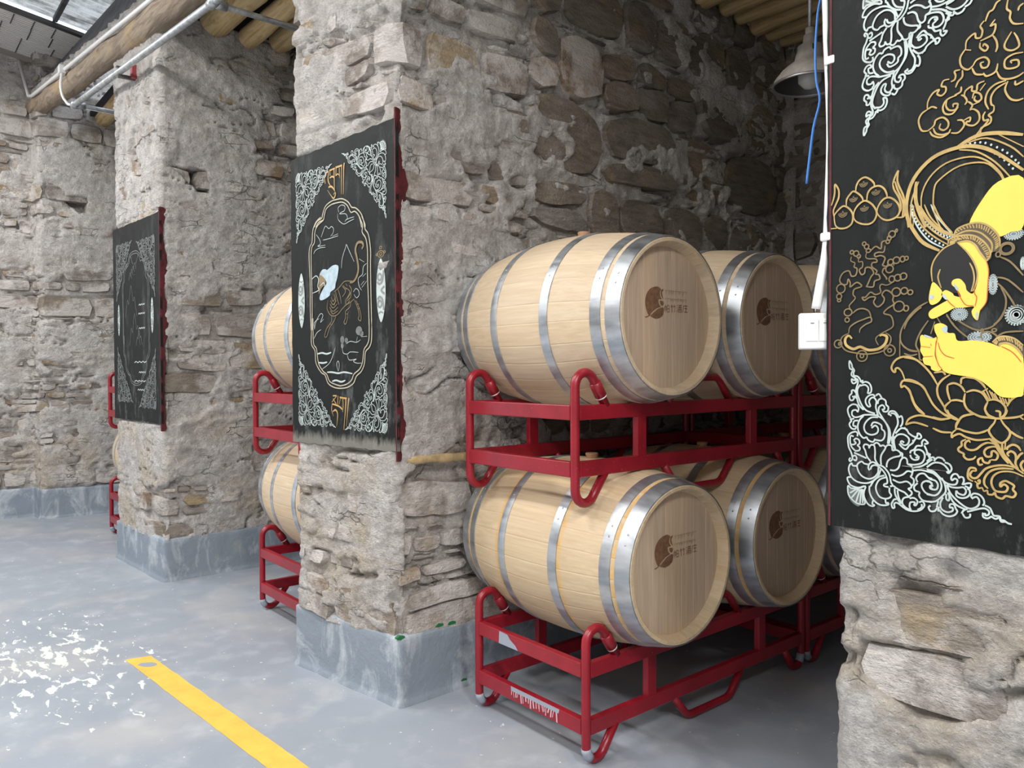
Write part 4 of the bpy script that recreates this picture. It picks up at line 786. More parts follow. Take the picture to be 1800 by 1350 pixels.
lines(t, 'tiger', BROWNL, 'TIG', K2, .0036); lines(t, 'tiger_tail', BROWNL, 'TAIL', K2, .011)
fills(t, 'tiger_mane', PALE, 'MANE', K2, -.0020); fills(t, 'tiger_face', BROWNL, 'FACE', K2, -.0026)
lines(t, 'white_collar', WHITE, 'ARMS', K2, .0045, -.003)
lines(t, 'cloud_and_shore_lines', WHITE, 'P2W', K2, .0026); lines(t, 'water_ripples', WHITE, 'WAVE', K2, .0075)
for s in strokes(ART['TREE'], K2): m = MB(); poly(m, ell_pts(s[0][0], s[0][1], s[1][0], s[1][1], 9)[:-1], -.0021); put(m, 'tree', DIM, t)
def dzi(root, cx, cz, rx, rz, mat=WHITE):
    m = MB(); P = [(cx + rx * math.cos(a) * abs(math.cos(a)) ** .25, cz + rz * math.sin(a)) for a in np.linspace(0, 2 * PI, 29)[:-1]]
    poly(m, P, -.0020, smooth=False); o = put(m, 'eye_bead', mat, root)
    g = MB()
    for sg in (1, -1):
        ribbon(g, ell_pts(cx - rx * .25, cz + sg * rz * .42, rx * .42, rz * .10, 16), rx * .30, -.0028)
        ribbon(g, [(cx + rx * .62, cz + sg * rz * .62), (cx + rx * .35, cz + sg * rz * .30), (cx - rx * .3, cz + sg * rz * .2), (cx - rx * .75, cz + sg * rz * .28)], rx * .34, -.0028)
        ribbon(g, [(cx - rx * .5, cz + sg * rz * .72), (cx, cz + sg * rz * .67), (cx + rx * .5, cz + sg * rz * .72)], rx * .2, -.0028)
    ribbon(g, [(cx + rx * .8, cz + rz * .12), (cx + rx * .1, cz), (cx + rx * .8, cz - rz * .12)], rx * .34, -.0028)
    put(g, 'eye_pattern', GREYP, o)
for s in strokes(ART['DZI'], K2): dzi(t, s[0][0], s[0][1], s[1][0], s[1][1])
m = MB()
for s in strokes(ART['RINGP2'], K2): ribbon(m, ell_pts(s[0][0], s[0][1], s[1][0], s[1][1], 12), .004, -.0022)
put(m, 'bead_finial', BROWNL, t)
for key in ('G1', 'G2'):
    m = MB()
    for ln in ART[key].split('|'):
        n = list(map(int, ln.split())); ribbon(m, [(n[i] * K2, n[i + 1] * K2, n[i + 2] * K2 * .9) for i in range(0, len(n), 3)], .01, -.0022, 4)
    put(m, 'lettering', LETTER, t, 'gold brush lettering')
# mountain mural on the far pillar
ang1 = math.atan2(.059, .964)
t = thing('mural', 'black mural of dim mountains, on the far pillar', 'mural', (-2.804 - .962 * math.cos(ang1), -.427 - .962 * math.sin(ang1) - .004, 1.012), ang1)
slab(t, .962, 1.372, 7)
red_edge(t, .962, -.05, 1.40, .01, .05, 8)
for (x, z, w, h, fx, fz) in ((.09, .10, .33, .42, 1, 1), (.88, .07, .34, .42, -1, 1), (.08, 1.275, .35, .43, 1, -1), (.88, 1.255, .36, .43, -1, -1)):
    ornament(t, x, z, w, h, .0058, DIM, fx=fx, fz=fz)
SX = .962 / .749
m = MB()
for s in strokes(ART['FR'], K2): ribbon(m, [((p[0] - .36) * SX * .98 + .48, .17 + (p[1] - .25) * 1.13 + .07) for p in s], .006, -.0022)
put(m, 'medallion_frame', DIM, t)
for s in strokes(ART['DZI'], K2): dzi(t, s[0][0] * SX * 1.0 + .02 * (1 if s[0][0] < .4 else -1), .71, s[1][0] * .9, s[1][1] * .9)
m = MB()
def hill(x, z, w, h):
    ribbon(m, [(x, z), (x + w * .18, z + h * .55), (x + w * .3, z + h * .42), (x + w * .5, z + h), (x + w * .68, z + h * .5), (x + w * .8, z + h * .6), (x + w, z)], .0042, -.0022)
hill(.28, .72, .24, .22); hill(.36, .52, .22, .22); hill(.5, .52, .12, .1)
for k in range(4): ribbon(m, [(.36 + .03 * k, .98 + .02 * k), (.39 + .03 * k, 1.03 + .02 * k), (.42 + .03 * k, .985 + .02 * k)], .004, -.0022)
for x in (.40, .56): ribbon(m, [(x - .06, 1.08), (x - .03, 1.10), (x, 1.14), (x + .03, 1.10), (x + .05, 1.085)], .004, -.0022)
put(m, 'mountain_lines', DIM, t)
m = MB()
for z, x0, x1 in ((.79, .56, .68), (.73, .55, .68), (.63, .56, .68), (.40, .46, .70), (.33, .55, .68), (.27, .46, .68), (.21, .52, .66)):
    ribbon(m, [(x0 + (x1 - x0) * k / 7, z + .008 * (k % 2)) for k in range(8)], .006, -.0022)
put(m, 'water_ripples', WHITE, t)
# seated figure mural on the near pillar
t = thing('mural', 'black mural with yellow hands, halo and lotus, on the nearest pillar', 'mural', (1.582, -.1725, .984), 0)
slab(t, 1.20, 1.36, 13)
red_edge(t, 0.004, -.0, 1.36, .002, .012, 14, -1)
K3 = .0005; dx, dz = 1.594 - 1.582, .96 - .984
art3 = thing('tmp', None, None)
bpy.data.objects.remove(art3)
def sh(key): return [[(p[0] + dx, p[1] + dz) for p in s] for s in strokes(ART[key], K3)]
def l3(name, mat, key, w, y=-.0022, taper=True, label=None):
    m = MB()
    for s in sh(key): ribbon(m, s, w, y, taper=taper)
    return put(m, name, mat, t, label)
def l3s(name, mat, key, w, y):
    for s in sh(key): m = MB(); ribbon(m, s, w, y, taper=True); put(m, name, mat, t)
def f3(name, mat, key, y):
    for s in sh(key): m = MB(); poly(m, s, y); o = put(m, name, mat, t)
    return o
ornament(t, 1.636 - 1.582, 1.024 - .984, .3272, .3435, .0036, WHITE)
ornament(t, 1.667 - 1.582, 2.205 - .984, .33, .34, .0040, WHITE, fz=-1)
l3('lotus', GOLD, 'LOTUS', .0042); l3('leaf_scroll', GOLD, 'SCROLL', .0042)
l3('bead_strings', BROWNL, 'STRINGS', .0034); l3('gold_clouds', GOLD, 'CLOUD', .0036)
l3('halo', GOLD, 'HALO_THICK', .0075, -.0026); l3('halo_rings', GOLD, 'HALO_THIN', .0032); l3('halo_white_rings', WHITE, 'HALO_WHITE', .0032)
j = l3('jewel_pile', GOLD, 'JEWELS', .0040)
m = MB()
for s in sh('JARC'):
    pass
for ln in ART['JARC'].split('|'):
    a, b, c, d = [int(q) * K3 for q in ln.split()]; a += dx; b += dz
    for q in (1.0, .68, .38): ribbon(m, [(a + c * q * math.cos(u), b + d * q * math.sin(u)) for u in np.linspace(PI * 1.02, PI * 1.98, 9)], .0017, -.0022)
    poly(m, [(a - c * .22, b), (a, b + d * .5), (a + c * .22, b)], -.0022, smooth=False)
tag(put(m, 'jewel_highlights', BROWNL, j), kind='stuff')
cr = l3('coral_branch', BROWNL, 'CORAL', .0032); l3('coral_dish', GOLD, 'CBOWL', .0060, -.0026)
m = MB()
for ln in ART['CC'].split('|') + ART['ELL'].split('|'):
    a, b, c, d = [int(q) * K3 for q in ln.split()]; ribbon(m, ell_pts(a + dx, b + dz, c, d, 14), .0028, -.0024, 2)
tag(put(m, 'coral_beads', BROWNL, cr), kind='stuff')
for ln in ART['MED'].split('|'):
    a, b, c, d = [int(q) * K3 for q in ln.split()]; a += dx; b += dz
    m = MB(); poly(m, ell_pts(a, b, c * .86, d * .86, 24)[:-1], -.0018, smooth=False); o = put(m, 'flower_medallion', SLATE, t)
    g = MB()
    for k in range(22):
        u = 2 * PI * k / 22; poly(g, ell_pts(a + c * .93 * math.cos(u), b + d * .93 * math.sin(u), c * .09, d * .09, 6)[:-1], -.0021, smooth=False)
    for q in (.3, .52, .74): ribbon(g, ell_pts(a, b, c * q, d * q, 18), .0015, -.0021, 1)
    tag(put(g, 'white_beading', WHITE, o), kind='stuff')
f3('yellow_limb', YELLOW, 'YEL', -.0026)
f3('gem', BLACKP, 'GEM', -.0023); l3('gem_outline', GOLD, 'GEMLINE', .0030, -.0029)
l3s('finger_line', REDL, 'RED', .0018, -.0031); f3('finger_nail', PALE, 'NAIL', -.0032)
b = f3('bracelet', DARKBR, 'BRAC', -.0029); l3s('bracelet_rim', GOLD, 'BRACL', .0034, -.0033)
bs = sh('BRACL'); g = MB()
for i0, i1, n in ((0, 2, 24), (1, 3, 24), (4, 5, 14)):
    A, B = catmull(bs[i0], 8), catmull(bs[i1], 8)
    for k in range(n):
        u = (k + .5) / n; p = A[int(u * (len(A) - 1))]; q = B[int(u * (len(B) - 1))]
        ribbon(g, [(p[0] * .85 + q[0] * .15, p[1] * .85 + q[1] * .15), (p[0] * .4 + q[0] * .6, p[1] * .4 + q[1] * .6)], .0024, -.0034)
tag(put(g, 'bracelet_beading', GOLD, b), kind='stuff')
# dotted bands of the halo
hd = MB(); rg = random.Random(9); st = sh('HALO_THICK'); th = sh('HALO_THIN')
def dots(A, B, n, rows):
    A, B = catmull(A, 8), catmull(B, 8)
    for k in range(n):
        for r in range(rows):
            u = (k + .5 * (r % 2)) / n; w = (r + 1) / (rows + 1)
            p = A[min(len(A) - 1, int(u * len(A)))]; q = B[min(len(B) - 1, int(u * len(B)))]
            poly(hd, ell_pts(p[0] * (1 - w) + q[0] * w, p[1] * (1 - w) + q[1] * w, .0022, .0026, 6)[:-1], -.0022, smooth=False)
kd = sh('HALO_WHITE'); 
dots(kd[0], th[7], 16, 1)
dots(th[8], st[4], 16, 2)
dots(th[2], th[3], 12, 2)
tag(put(hd, 'halo_dots', WHITE, t), kind='stuff')

# ---------------------------------------------------------------- oak casks
RB, RC, HL = .345, .284, .47
def rad(x): return RB - (RB - RC) * (abs(x) / HL) ** 2.05
def stave_mesh(deg):
    w = math.radians(deg); xs = np.linspace(-HL, HL, 15)
    prof = [(-HL + .046, rad(HL) - .030), (-HL + .006, rad(HL) - .020), (-HL, rad(HL) - .014), (-HL, rad(HL) - .003)]
    prof += [(x, rad(x)) for x in xs[1:-1]]
    prof = [(prof[0][0], prof[0][1])] + prof[1:4] + [(-HL + .003, rad(HL))] + prof[4:] + [(HL - .003, rad(HL)), (HL, rad(HL) - .003), (HL, rad(HL) - .014), (HL - .006, rad(HL) - .020), (HL - .046, rad(HL) - .030)]
    th = [-w / 2, -w / 2 + .005, -w / 2 + .016, 0, w / 2 - .016, w / 2 - .005, w / 2]; dr = [-.0010, -.0001, 0, 0, 0, -.0001, -.0010]
    v = []; f = []
    for (x, r) in prof:
        for a, d in zip(th, dr): v.append((x, (r + d) * math.sin(a), (r + d) * math.cos(a)))
    n = len(prof)
    f = [(i * 7 + k, (i + 1) * 7 + k, (i + 1) * 7 + k + 1, i * 7 + k + 1) for i in range(n - 1) for k in range(6)]
    me = mesh('stave', v, f, True); me.set_sharp_from_angle(angle=.6); return me
SW = {d: stave_mesh(d) for d in (10, 12, 14, 16)}
SEQ = [12, 14, 12, 10, 16, 12, 14, 12, 12, 10, 14, 16, 12, 14, 10, 12, 14, 12, 16, 12, 10, 14, 12, 12, 14, 12, 16, 8 + 10]
SEQ = SEQ[:-1]; rest_ = 360 - sum(SEQ)
while rest_ >= 10:
    d = 12 if rest_ >= 22 else (rest_ if rest_ in (10, 12, 14, 16) else 10); SEQ.append(d); rest_ -= d
SCALE_A = 360 / sum(SEQ)
if abs(SCALE_A - 1) > 1e-6: SW = {d: stave_mesh(d * SCALE_A) for d in SW}
def hoop_mesh(x0, x1):
    a, b = rad(x0), rad(x1)
    pr = [(a + .0002, x0), (a + .0030, x0 + .0008)] + [(rad(x0 + (x1 - x0) * k / 4) + .0036, x0 + (x1 - x0) * k / 4) for k in range(1, 4)] + [(b + .0030, x1 - .0008), (b + .0002, x1)]
    m = MB().lathe([(r, h) for r, h in pr], 72, 'x')
    me = mesh('hoop', m.v, [q[::-1] for q in m.f], True); me.set_sharp_from_angle(angle=.7); return me
HOOPS = [hoop_mesh(a, b) for a, b in ((.412, .4685), (.352, .394), (.124, .165), (-.165, -.124), (-.394, -.352), (-.4685, -.412))]
def rivet_mesh():
    m = MB()
    m.lathe([(0, .0022), (.0028, .0016), (.0042, 0)], 8); return mesh('rivet', m.v, m.f, True)
RIV = rivet_mesh(); RIV.materials.append(STEEL)
def board_mesh(y0, y1, R, th=.018):
    n = 8; up = []; g = .0008
    ys = [y0 + g + (y1 - y0 - 2 * g) * k / n for k in range(n + 1)]
    top = [(y, math.sqrt(max(R * R - y * y, 0))) for y in ys]
    P = top + [(y, -z) for y, z in reversed(top)]
    m = MB(); b = .0012
    N = len(P); cy = sum(p[0] for p in P) / N
    front = [(0, p[0] + (b if p[0] < cy else -b), p[1]) for p in P]; side = [(-b, p[0], p[1]) for p in P]; back = [(-th, p[0], p[1]) for p in P]
    m.add(front + side + back, [tuple(range(N))[::-1]] + [(k, (k + 1) % N, N + (k + 1) % N, N + k) for k in range(N)] + [(N + k, N + (k + 1) % N, 2 * N + (k + 1) % N, 2 * N + k) for k in range(N)])
    return mesh('head_board', m.v, m.f)
RH = RC - .022
cuts = [-RH, -.205, -.125, -.052, .035, .105, .182, RH]
BOARDS = [board_mesh(max(a, -RH + .001), min(b, RH - .001), RH) for a, b in zip(cuts[:-1], cuts[1:])]
for me in BOARDS: me.materials.append(HEADM)
HX = HL - .040
def flat(mb, pts, x, sub=3, smooth=True):
    P = catmull(list(pts) + [pts[0]], sub)[:-1] if smooth else list(pts)
    tri = tessellate_polygon([[Vector((p[0], p[1], 0)) for p in P]])
    A = [tuple(q) for q in tri]
    if A:
        a, b_, c = (P[i] for i in A[0])
        if (b_[0] - a[0]) * (c[1] - a[1]) - (b_[1] - a[1]) * (c[0] - a[0]) < 0: A = [q[::-1] for q in A]
    mb.add([(x, p[0], p[1]) for p in P], A)
def fribbon(mb, pts, w, x):
    P = list(pts); n = len(P); V = []
    for i, p in enumerate(P):
        a, b_ = P[max(i - 1, 0)], P[min(i + 1, n - 1)]; ty, tz = b_[0] - a[0], b_[1] - a[1]; l = math.hypot(ty, tz) or 1
        V += [(x, p[0] - tz / l * w / 2, p[1] + ty / l * w / 2), (x, p[0] + tz / l * w / 2, p[1] - ty / l * w / 2)]
    mb.add(V, [(2 * i, 2 * i + 1, 2 * i + 3, 2 * i + 2) for i in range(n - 1)])
LOGO = {'blob': "-57,107 -79,101 -97,89 -109,70 -113,48 -109,28 -100,10 -91,4 -70,18 -49,30 -28,36 -36,44 -40,54 -39,62 -22,64 -28,70 -32,81 -31,91 -26,99 -40,107",
        'a': "-25,97 -13,101 -14,95 -20,88 -16,72 -13,64 -23,72 -28,83", 'b': "-32,58 -13,56 -13,44 -22,40 -31,48", 'c': "-85,2 -64,16 -43,28 -13,34 -13,10 -28,-2 -52,-8 -73,-4", 'd': "-113,-2 -101,0 -88,6 -84,4 -100,-4 -112,-6"}
lm = MB()
for s in LOGO.values(): flat(lm, [tuple(int(q) / 1000 for q in p.split(',')) for p in s.split()], HX + .0006)
LOGO_ME = mesh('brand_mark', lm.v, lm.f)
GLY = {  # strokes on a 100 x 100 square, y up
 'pa': "10,75 10,25|10,75 42,75 42,32 36,26|26,98 26,2|72,99 62,84|56,84 56,6|56,84 94,84 94,6|56,46 94,46|56,8 94,8",
 'zhu': "26,98 8,60|16,78 46,78|30,78 30,2|74,98 58,62|64,78 96,78|80,78 80,6 68,12",
 'jiu': "6,92 20,80|2,62 16,52|4,4 24,40|32,92 98,92|54,92 54,40|76,92 76,40|36,70 94,70 94,4 36,4 36,70|36,40 94,40|36,22 94,22",
 'zhuang': "52,99 58,88|14,84 94,84|16,84 14,40 0,2|34,52 90,52|60,74 60,8|28,8 96,8"}
def glyph(mb, key, x0, z0, w, h, lw):
    for s in GLY[key].split('|'):
        fribbon(mb, [(x0 + float(p.split(',')[0]) / 100 * w, z0 + float(p.split(',')[1]) / 100 * h) for p in s.split()], lw, HX + .0006)
tm = MB()
for i, k in enumerate(('pa', 'zhu', 'jiu', 'zhuang')): glyph(tm, k, -.009 + i * .0355, .017 + i * .0012, .031, .030, .0028)
TEXT_ME = mesh('brand_text', tm.v, tm.f)
sm = MB(); rg = random.Random(21)
def script_row(mb, y0, y1, z, h, lw, n):                         # worn row of head-lined script, not legible in the photo
    for k in range(n):
        a = y0 + (y1 - y0) * k / n; w = (y1 - y0) / n
        fribbon(mb, [(a, z), (a + w * .8, z + .0004)], lw, HX + .0006)
        for q in range(rg.choice((1, 2, 2))):
            b_ = a + w * rg.uniform(.1, .7); fribbon(mb, [(b_, z), (b_ + w * rg.uniform(-.12, .12), z - h * rg.uniform(.5, 1.5))], lw * .8, HX + .0006)
script_row(sm, -.004, .122, .068, .0085, .0022, 15)
ROW_ME = mesh('brand_script', sm.v, sm.f)
sm = MB(); script_row(sm, -.003, .126, .097, .011, .0022, 12); ROW2_ME = mesh('brand_script', sm.v, sm.f)
LOGO_ME.materials.append(BURN); TEXT_ME.materials.append(BURN); ROW_ME.materials.append(BURNPALE); ROW2_ME.materials.append(BURNPALE)
bm_ = MB().lathe([(0, .012), (.024, .012), (.026, .009), (.022, -.006), (.021, -.012)], 18)
BUNG_ME = mesh('bung', bm_.v, [q[::-1] for q in bm_.f], True); BUNG_ME.set_sharp_from_angle(angle=.7); BUNG_ME.materials.append(BUNG)
for me in HOOPS: me.materials.append(HOOP)
hb = MB().lathe([(0, -HX), (RH, -HX), (RH, -HX + .018)], 40, 'x')
REAR_ME = mesh('rear_head', hb.v, hb.f); REAR_ME.materials.append(HEADM)
SWM = {}
def cask(loc, label, stain=0, roll=0, group='oak casks on the red racks'):
    r = thing('barrel', label, 'barrel', loc, 0, group)
    mat = OAKS if stain else OAK
    a = math.radians(roll)
    for d in SEQ:
        key = (d, stain)
        if key not in SWM:
            me = SW[d].copy(); me.materials.clear(); me.materials.append(mat); me.name = 'stave'; SWM[key] = me
        w = math.radians(d * SCALE_A); a += w / 2
        o = link('stave', SWM[key], None, r); o.rotation_euler = (a, 0, 0); a += w / 2
    for i, me in enumerate(HOOPS):
        h = link('hoop', me, None, r)
        xm = (.44, .373, .1445, -.1445, -.373, -.44)[i]
        for da in (0, 2):
            th = math.radians(-62 + 3 * i - (da and 7)); rr = rad(xm) + .0034
            o = link('rivet', RIV, None, h); o.location = (xm, rr * math.sin(th), rr * math.cos(th)); o.rotation_euler = (-th, 0, 0)
    hd = thing_part('head', r, (HX, 0, 0))
    for me in BOARDS: link('head_board', me, None, hd)
    link('rear_head', REAR_ME, None, r)
    link('brand_mark', LOGO_ME, None, r)['label'] = 'burnt round leaf emblem'
    link('brand_text', TEXT_ME, None, r)['label'] = 'burnt lettering'
    link('brand_script', ROW_ME, None, r); link('brand_script', ROW2_ME, None, r)
    link('bung', BUNG_ME, None, r, (0.015, 0, RB + .007))['label'] = 'terracotta bung'
    return r
def thing_part(name, parent, loc):
    o = bpy.data.objects.new(name, None); COL.objects.link(o); o.parent = parent; o.location = loc; return o

# ---------------------------------------------------------------- red cask racks
W, LS, TR = .639, 1.397, .0165
A1, A2, A3, A4 = .338, .286, .142, .088                          # rail edges above the floor datum
def bend(P, n=5, r=.05):
    V = [Vector(p) for p in P]; out = [V[0]]
    for i in range(1, len(V) - 1):
        d0 = (V[i - 1] - V[i]); d1 = (V[i + 1] - V[i]); q = min(r, d0.length * .48, d1.length * .48)
        a = V[i] + d0.normalized() * q; b = V[i] + d1.normalized() * q
        out += [a * (1 - k / n) ** 2 + V[i] * 2 * k / n * (1 - k / n) + b * (k / n) ** 2 for k in range(n + 1)]
    return out + [V[-1]]
def loop_path():                                                 # one bent tube: top hook, post, foot hook (at x = 0, post on y = 0)
    P = [(0, .152, A1 - .006)]
    d = Vector((0, .152 - .094, (A1 - .006) - .425)).normalized()
    arc = lambda cy, cz, r, a0, a1: [(0, cy + r * math.cos(a), cz + r * math.sin(a)) for a in np.linspace(a0, a1, 10)]
    P += arc(.048, .402, .048, math.radians(28), PI)
    P += [(0, 0, .30), (0, 0, .15)]
    P += arc(.048, FZ + TR + .048, .048, PI, PI * 2 - math.radians(28))
    P += [(0, .146, A4 + .006)]
    return P
LP = loop_path()
ME_LOOP = mesh('end_post', *(lambda m: (m.v, m.f))(MB().tube(LP, TR, 12)), True)
sl0, sl1 = Vector(LP[1]), Vector(LP[0])
ME_SLEEVE = mesh('sleeve', *(lambda m: (m.v, m.f))(MB().tube([sl0.lerp(sl1, q) for q in (.10, .12, .62, .64)], [TR, .0215, .0215, TR], 12)), True)
ME_RING = mesh('sleeve_ring', *(lambda m: (m.v, m.f))(MB().tube([sl0.lerp(sl1, q) for q in (.625, .63, .67, .675)], [TR, .0205, .0205, TR], 12)), True)
FT = [Vector(p) for p in LP[13:24]]
ME_FOOT = mesh('bare_foot', *(lambda m: (m.v, m.f))(MB().tube(FT[:4], TR + .0012, 12)), True)
def bar(x0, x1, y0, y1, z0, z1): return mesh('bar', *(lambda m: (m.v, m.f))(MB().box(x0, x1, y0, y1, z0, z1, .003)))
ME_LT = bar(-.014, .014, .012, LS - .012, A2, A1); ME_LB = bar(-.014, .014, .012, LS - .012, A4, A3)
ME_ST = bar(.012, W - .045, -.014, .014, A2, A1); ME_SB = bar(.012, W - .045, -.014, .014, A4, A3)
ME_UP = bar(-.013, .013, -.025, .025, A3 - .002, A2 + .002)
def trap(z0, z1, h0, h1):
    return mesh('t', *(lambda m: (m.v, m.f))(MB().tube(bend([(0, -h0, z0), (0, -h1, z1), (0, h1, z1), (0, h0, z0)], 4, .03), TR * .92, 12)), True)
ME_SAD = trap(A1 - .006, .428, .205, .122); ME_FT = trap(A4 + .006, FZ + TR, .225, .138)
for me in (ME_LOOP, ME_SLEEVE, ME_LT, ME_LB, ME_ST, ME_SB, ME_UP, ME_SAD, ME_FT):
    me.materials.append(RED)
ME_RING.materials.append(PVC); ME_FOOT.materials.append(GREYPAINT)
def rack(x, y, z, label, lower=False, patch=False):
    r = thing('barrel_rack', label, 'rack', (x, y, z), 0, 'red steel cask racks')
    for px in (TR, W - TR):
        for k, (py, sg) in enumerate(((0, 1), (LS, -1))):
            o = link('end_post', ME_LOOP, None, r, (px, py, 0)); o.scale = (1, sg, 1)
            link('sleeve', ME_SLEEVE, None, o); link('sleeve_ring', ME_RING, None, o)['label'] = 'white ring under the sleeve'
            if lower: link('bare_foot', ME_FOOT, None, o)['label'] = 'grey painted foot'
        link('side_rail', ME_LT, None, r, (px, 0, 0)); link('side_rail', ME_LB, None, r, (px, 0, 0))
        for py in (.335, LS - .335): link('upright', ME_UP, None, r, (px, py, 0))
        link('saddle', ME_SAD, None, r, (px, LS / 2, 0)); link('foot_bar', ME_FT, None, r, (px, LS / 2, 0))
    for py in (0, LS):
        link('end_rail', ME_ST, None, r, (TR, py, 0)); link('end_rail', ME_SB, None, r, (TR, py, 0))
    if patch:
        m = MB()
        def pp(P, y=-.0152): m.add([(p[0], y, p[1]) for p in P], [tuple(range(len(P)))])
        pp([(.165, A1 - .002), (.215, A1 - .004), (.232, A1 - .020), (.262, A1 - .034), (.278, A2 + .002), (.162, A2 + .002)])
        pp([(.235, A3), (.505, A3), (.500, A3 - .016), (.236, A3 - .017)])
        m.build('grey_paint_patch', GREYPAINT, r)['label'] = 'grey touch-up paint patch'
        m = MB(); rg = random.Random(4); x_ = .238
        while x_ < .495:
            w_ = rg.uniform(.003, .008); l_ = rg.uniform(.014, .036); d_ = rg.uniform(-.006, .006)
            m.add([(x_, -.0153, A3 - .016), (x_ + w_, -.0153, A3 - .016), (x_ + w_ + d_, -.0153, A3 - .016 - l_), (x_ + d_, -.0153, A3 - .016 - l_)], [(0, 1, 2, 3)]); x_ += w_ + rg.uniform(.004, .012)
        m.build('paint_drips', m_plain('pale drip paint', srgb(205, 165, 172), .5), r)['label'] = 'pale paint drips'
    return r
UX, UY, UZ = -.0321, -.0181, .8888
XC, ZB, YB1, YB2 = .309, .653, .336, 1.058
rack(0, 0, 0, 'lower front red rack with grey paint patches, on the floor beside the middle pillar', True, True)
rack(UX, UY, UZ, 'upper front red rack, on top of the two lower casks with full heads shown')
rack(0.0, 1.445, 0, 'lower rear red rack deep in the dark of the bay', True)
rack(UX, 1.428, UZ, 'upper rear red rack deep in the dark of the bay')
rack(-1.852 + TR, -.163, 0, 'lower red rack half hidden behind the middle pillar', True)
rack(-1.852 + TR + UX, -.163 + UY, UZ, 'upper red rack half hidden behind the middle pillar')
rack(-4.711 + TR, -.321, 0, 'lower red rack peeping out behind the far pillar', True)
rack(-4.711 + TR, -.321, UZ, 'upper red rack peeping out behind the far pillar')
cask((XC, YB1, ZB), 'lower front oak cask with yellow seepage along its hoops', 1, 3)
cask((XC, YB2, ZB), 'lower second oak cask, behind the stained front one', 1, 40)
cask((XC - .040, YB1 - .002, ZB + UZ - .004), 'upper front oak cask, nearest and largest, on the upper rack', 0, 17)
cask((XC - .040, YB2 - .03, ZB + UZ - .004), 'upper second oak cask, beside the white light switch', 0, 55)
cask((XC - .02, 1.445 + YB1, ZB), 'third lower oak cask, a sliver deep in the bay', 0, 9)
cask((XC - .05, 1.428 + YB1, ZB + UZ - .004), 'third upper oak cask, a sliver behind the conduit', 0, 23)
lx, ly = -1.852 + TR, -.163
cask((-4.711 + TR + XC, -.321 + YB1, ZB), 'far oak cask peeping out behind the far pillar, under a red rack', 0, 5)
cask((lx + XC, ly + YB1, ZB), 'lower oak cask half hidden behind the tiger mural pillar', 0, 31)
cask((lx + XC + UX, ly + UY + YB1, ZB + UZ), 'upper oak cask half hidden behind the tiger mural', 0, 12)

# ---------------------------------------------------------------- services and small things
# floor line
def vec(*p): return Vector(p)
m = MB(); A, B, Cc, D = vec(-1.495, -.965, 0), vec(-1.471, -.857, 0), vec(.9, -.66, 0), vec(.9, -.765, 0)
n = 50; v = []; rg = random.Random(2)
for i in range(n + 1):
    q = i / n; a = A.lerp(D, q); b = B.lerp(Cc, q)
    v += [(a.x, a.y + rg.uniform(-.002, .002), FZ + .0012), (b.x, b.y + rg.uniform(-.002, .002), FZ + .0012)]
f = [(2 * i, 2 * i + 2, 2 * i + 3, 2 * i + 1) for i in range(n)]
m.add(v, f)
fl = tag(m.build('floor_line', FLOORYEL), 'yellow line painted along the grey floor', 'floor marking')
rg = random.Random(8); cen = A.lerp(D, .052).lerp(B.lerp(Cc, .052), .52); P = [(cen.x + .040 * math.cos(a) * rg.uniform(.75, 1.2) + .02 * math.sin(a), cen.y + .036 * math.sin(a) * rg.uniform(.8, 1.15), FZ + .0018) for a in np.linspace(0, 2 * PI, 16)[:-1]]
MB().add(P, [tuple(range(15))]).build('scraped_patch', GREYPAINT, fl)['label'] = 'scraped grey patch near the end'
# pendant lamp
LX, LY, LZ = .705, 1.315, 2.60
t = thing('pendant_lamp', 'unlit enamel bell lamp hanging in the bay from a steel rod', 'lamp', (LX, LY, LZ))
prof = [(.155, .0), (.150, .022), (.120, .060), (.085, .088), (.066, .100), (.060, .125), (.052, .165), (.030, .180), (.026, .215), (.0, .217)]
MB().lathe(prof, 36).build('shade', ENAMEL, t, True)
MB().lathe([(.152, .001), (.147, .020), (.117, .057), (.083, .085), (.060, .098)], 36).build('shade_inside', DARKMETAL, t, True)
MB().lathe([(.148, .003), (.153, -.006), (.158, -.004), (.158, .004), (.153, .006), (.148, .003)], 36).build('rim', STEEL, t, True)
MB().lathe([(.0, -.02), (.024, -.015), (.048, .010), (.050, .05), (.046, .085), (.02, .098)], 24).build('bulb', OPAL, t, True)
for k in range(4):
    a = PI / 4 + k * PI / 2
    m = MB().box(-.006, .006, -.004, .004, -.012, .012, .002); o = m.build('vent_slot', DARKMETAL, t, False, (.0568 * math.cos(a), .0568 * math.sin(a), .145)); o.rotation_euler = (0, 0, a + PI / 2)
MB().tube([(0, 0, .21), (0, 0, 3.45 - LZ)], .009, 10).build('rod', ZINC, t, True)
MB().tube([(0, 0, .195), (0, 0, .245)], .020, 12).build('collar', ENAMEL, t, True)
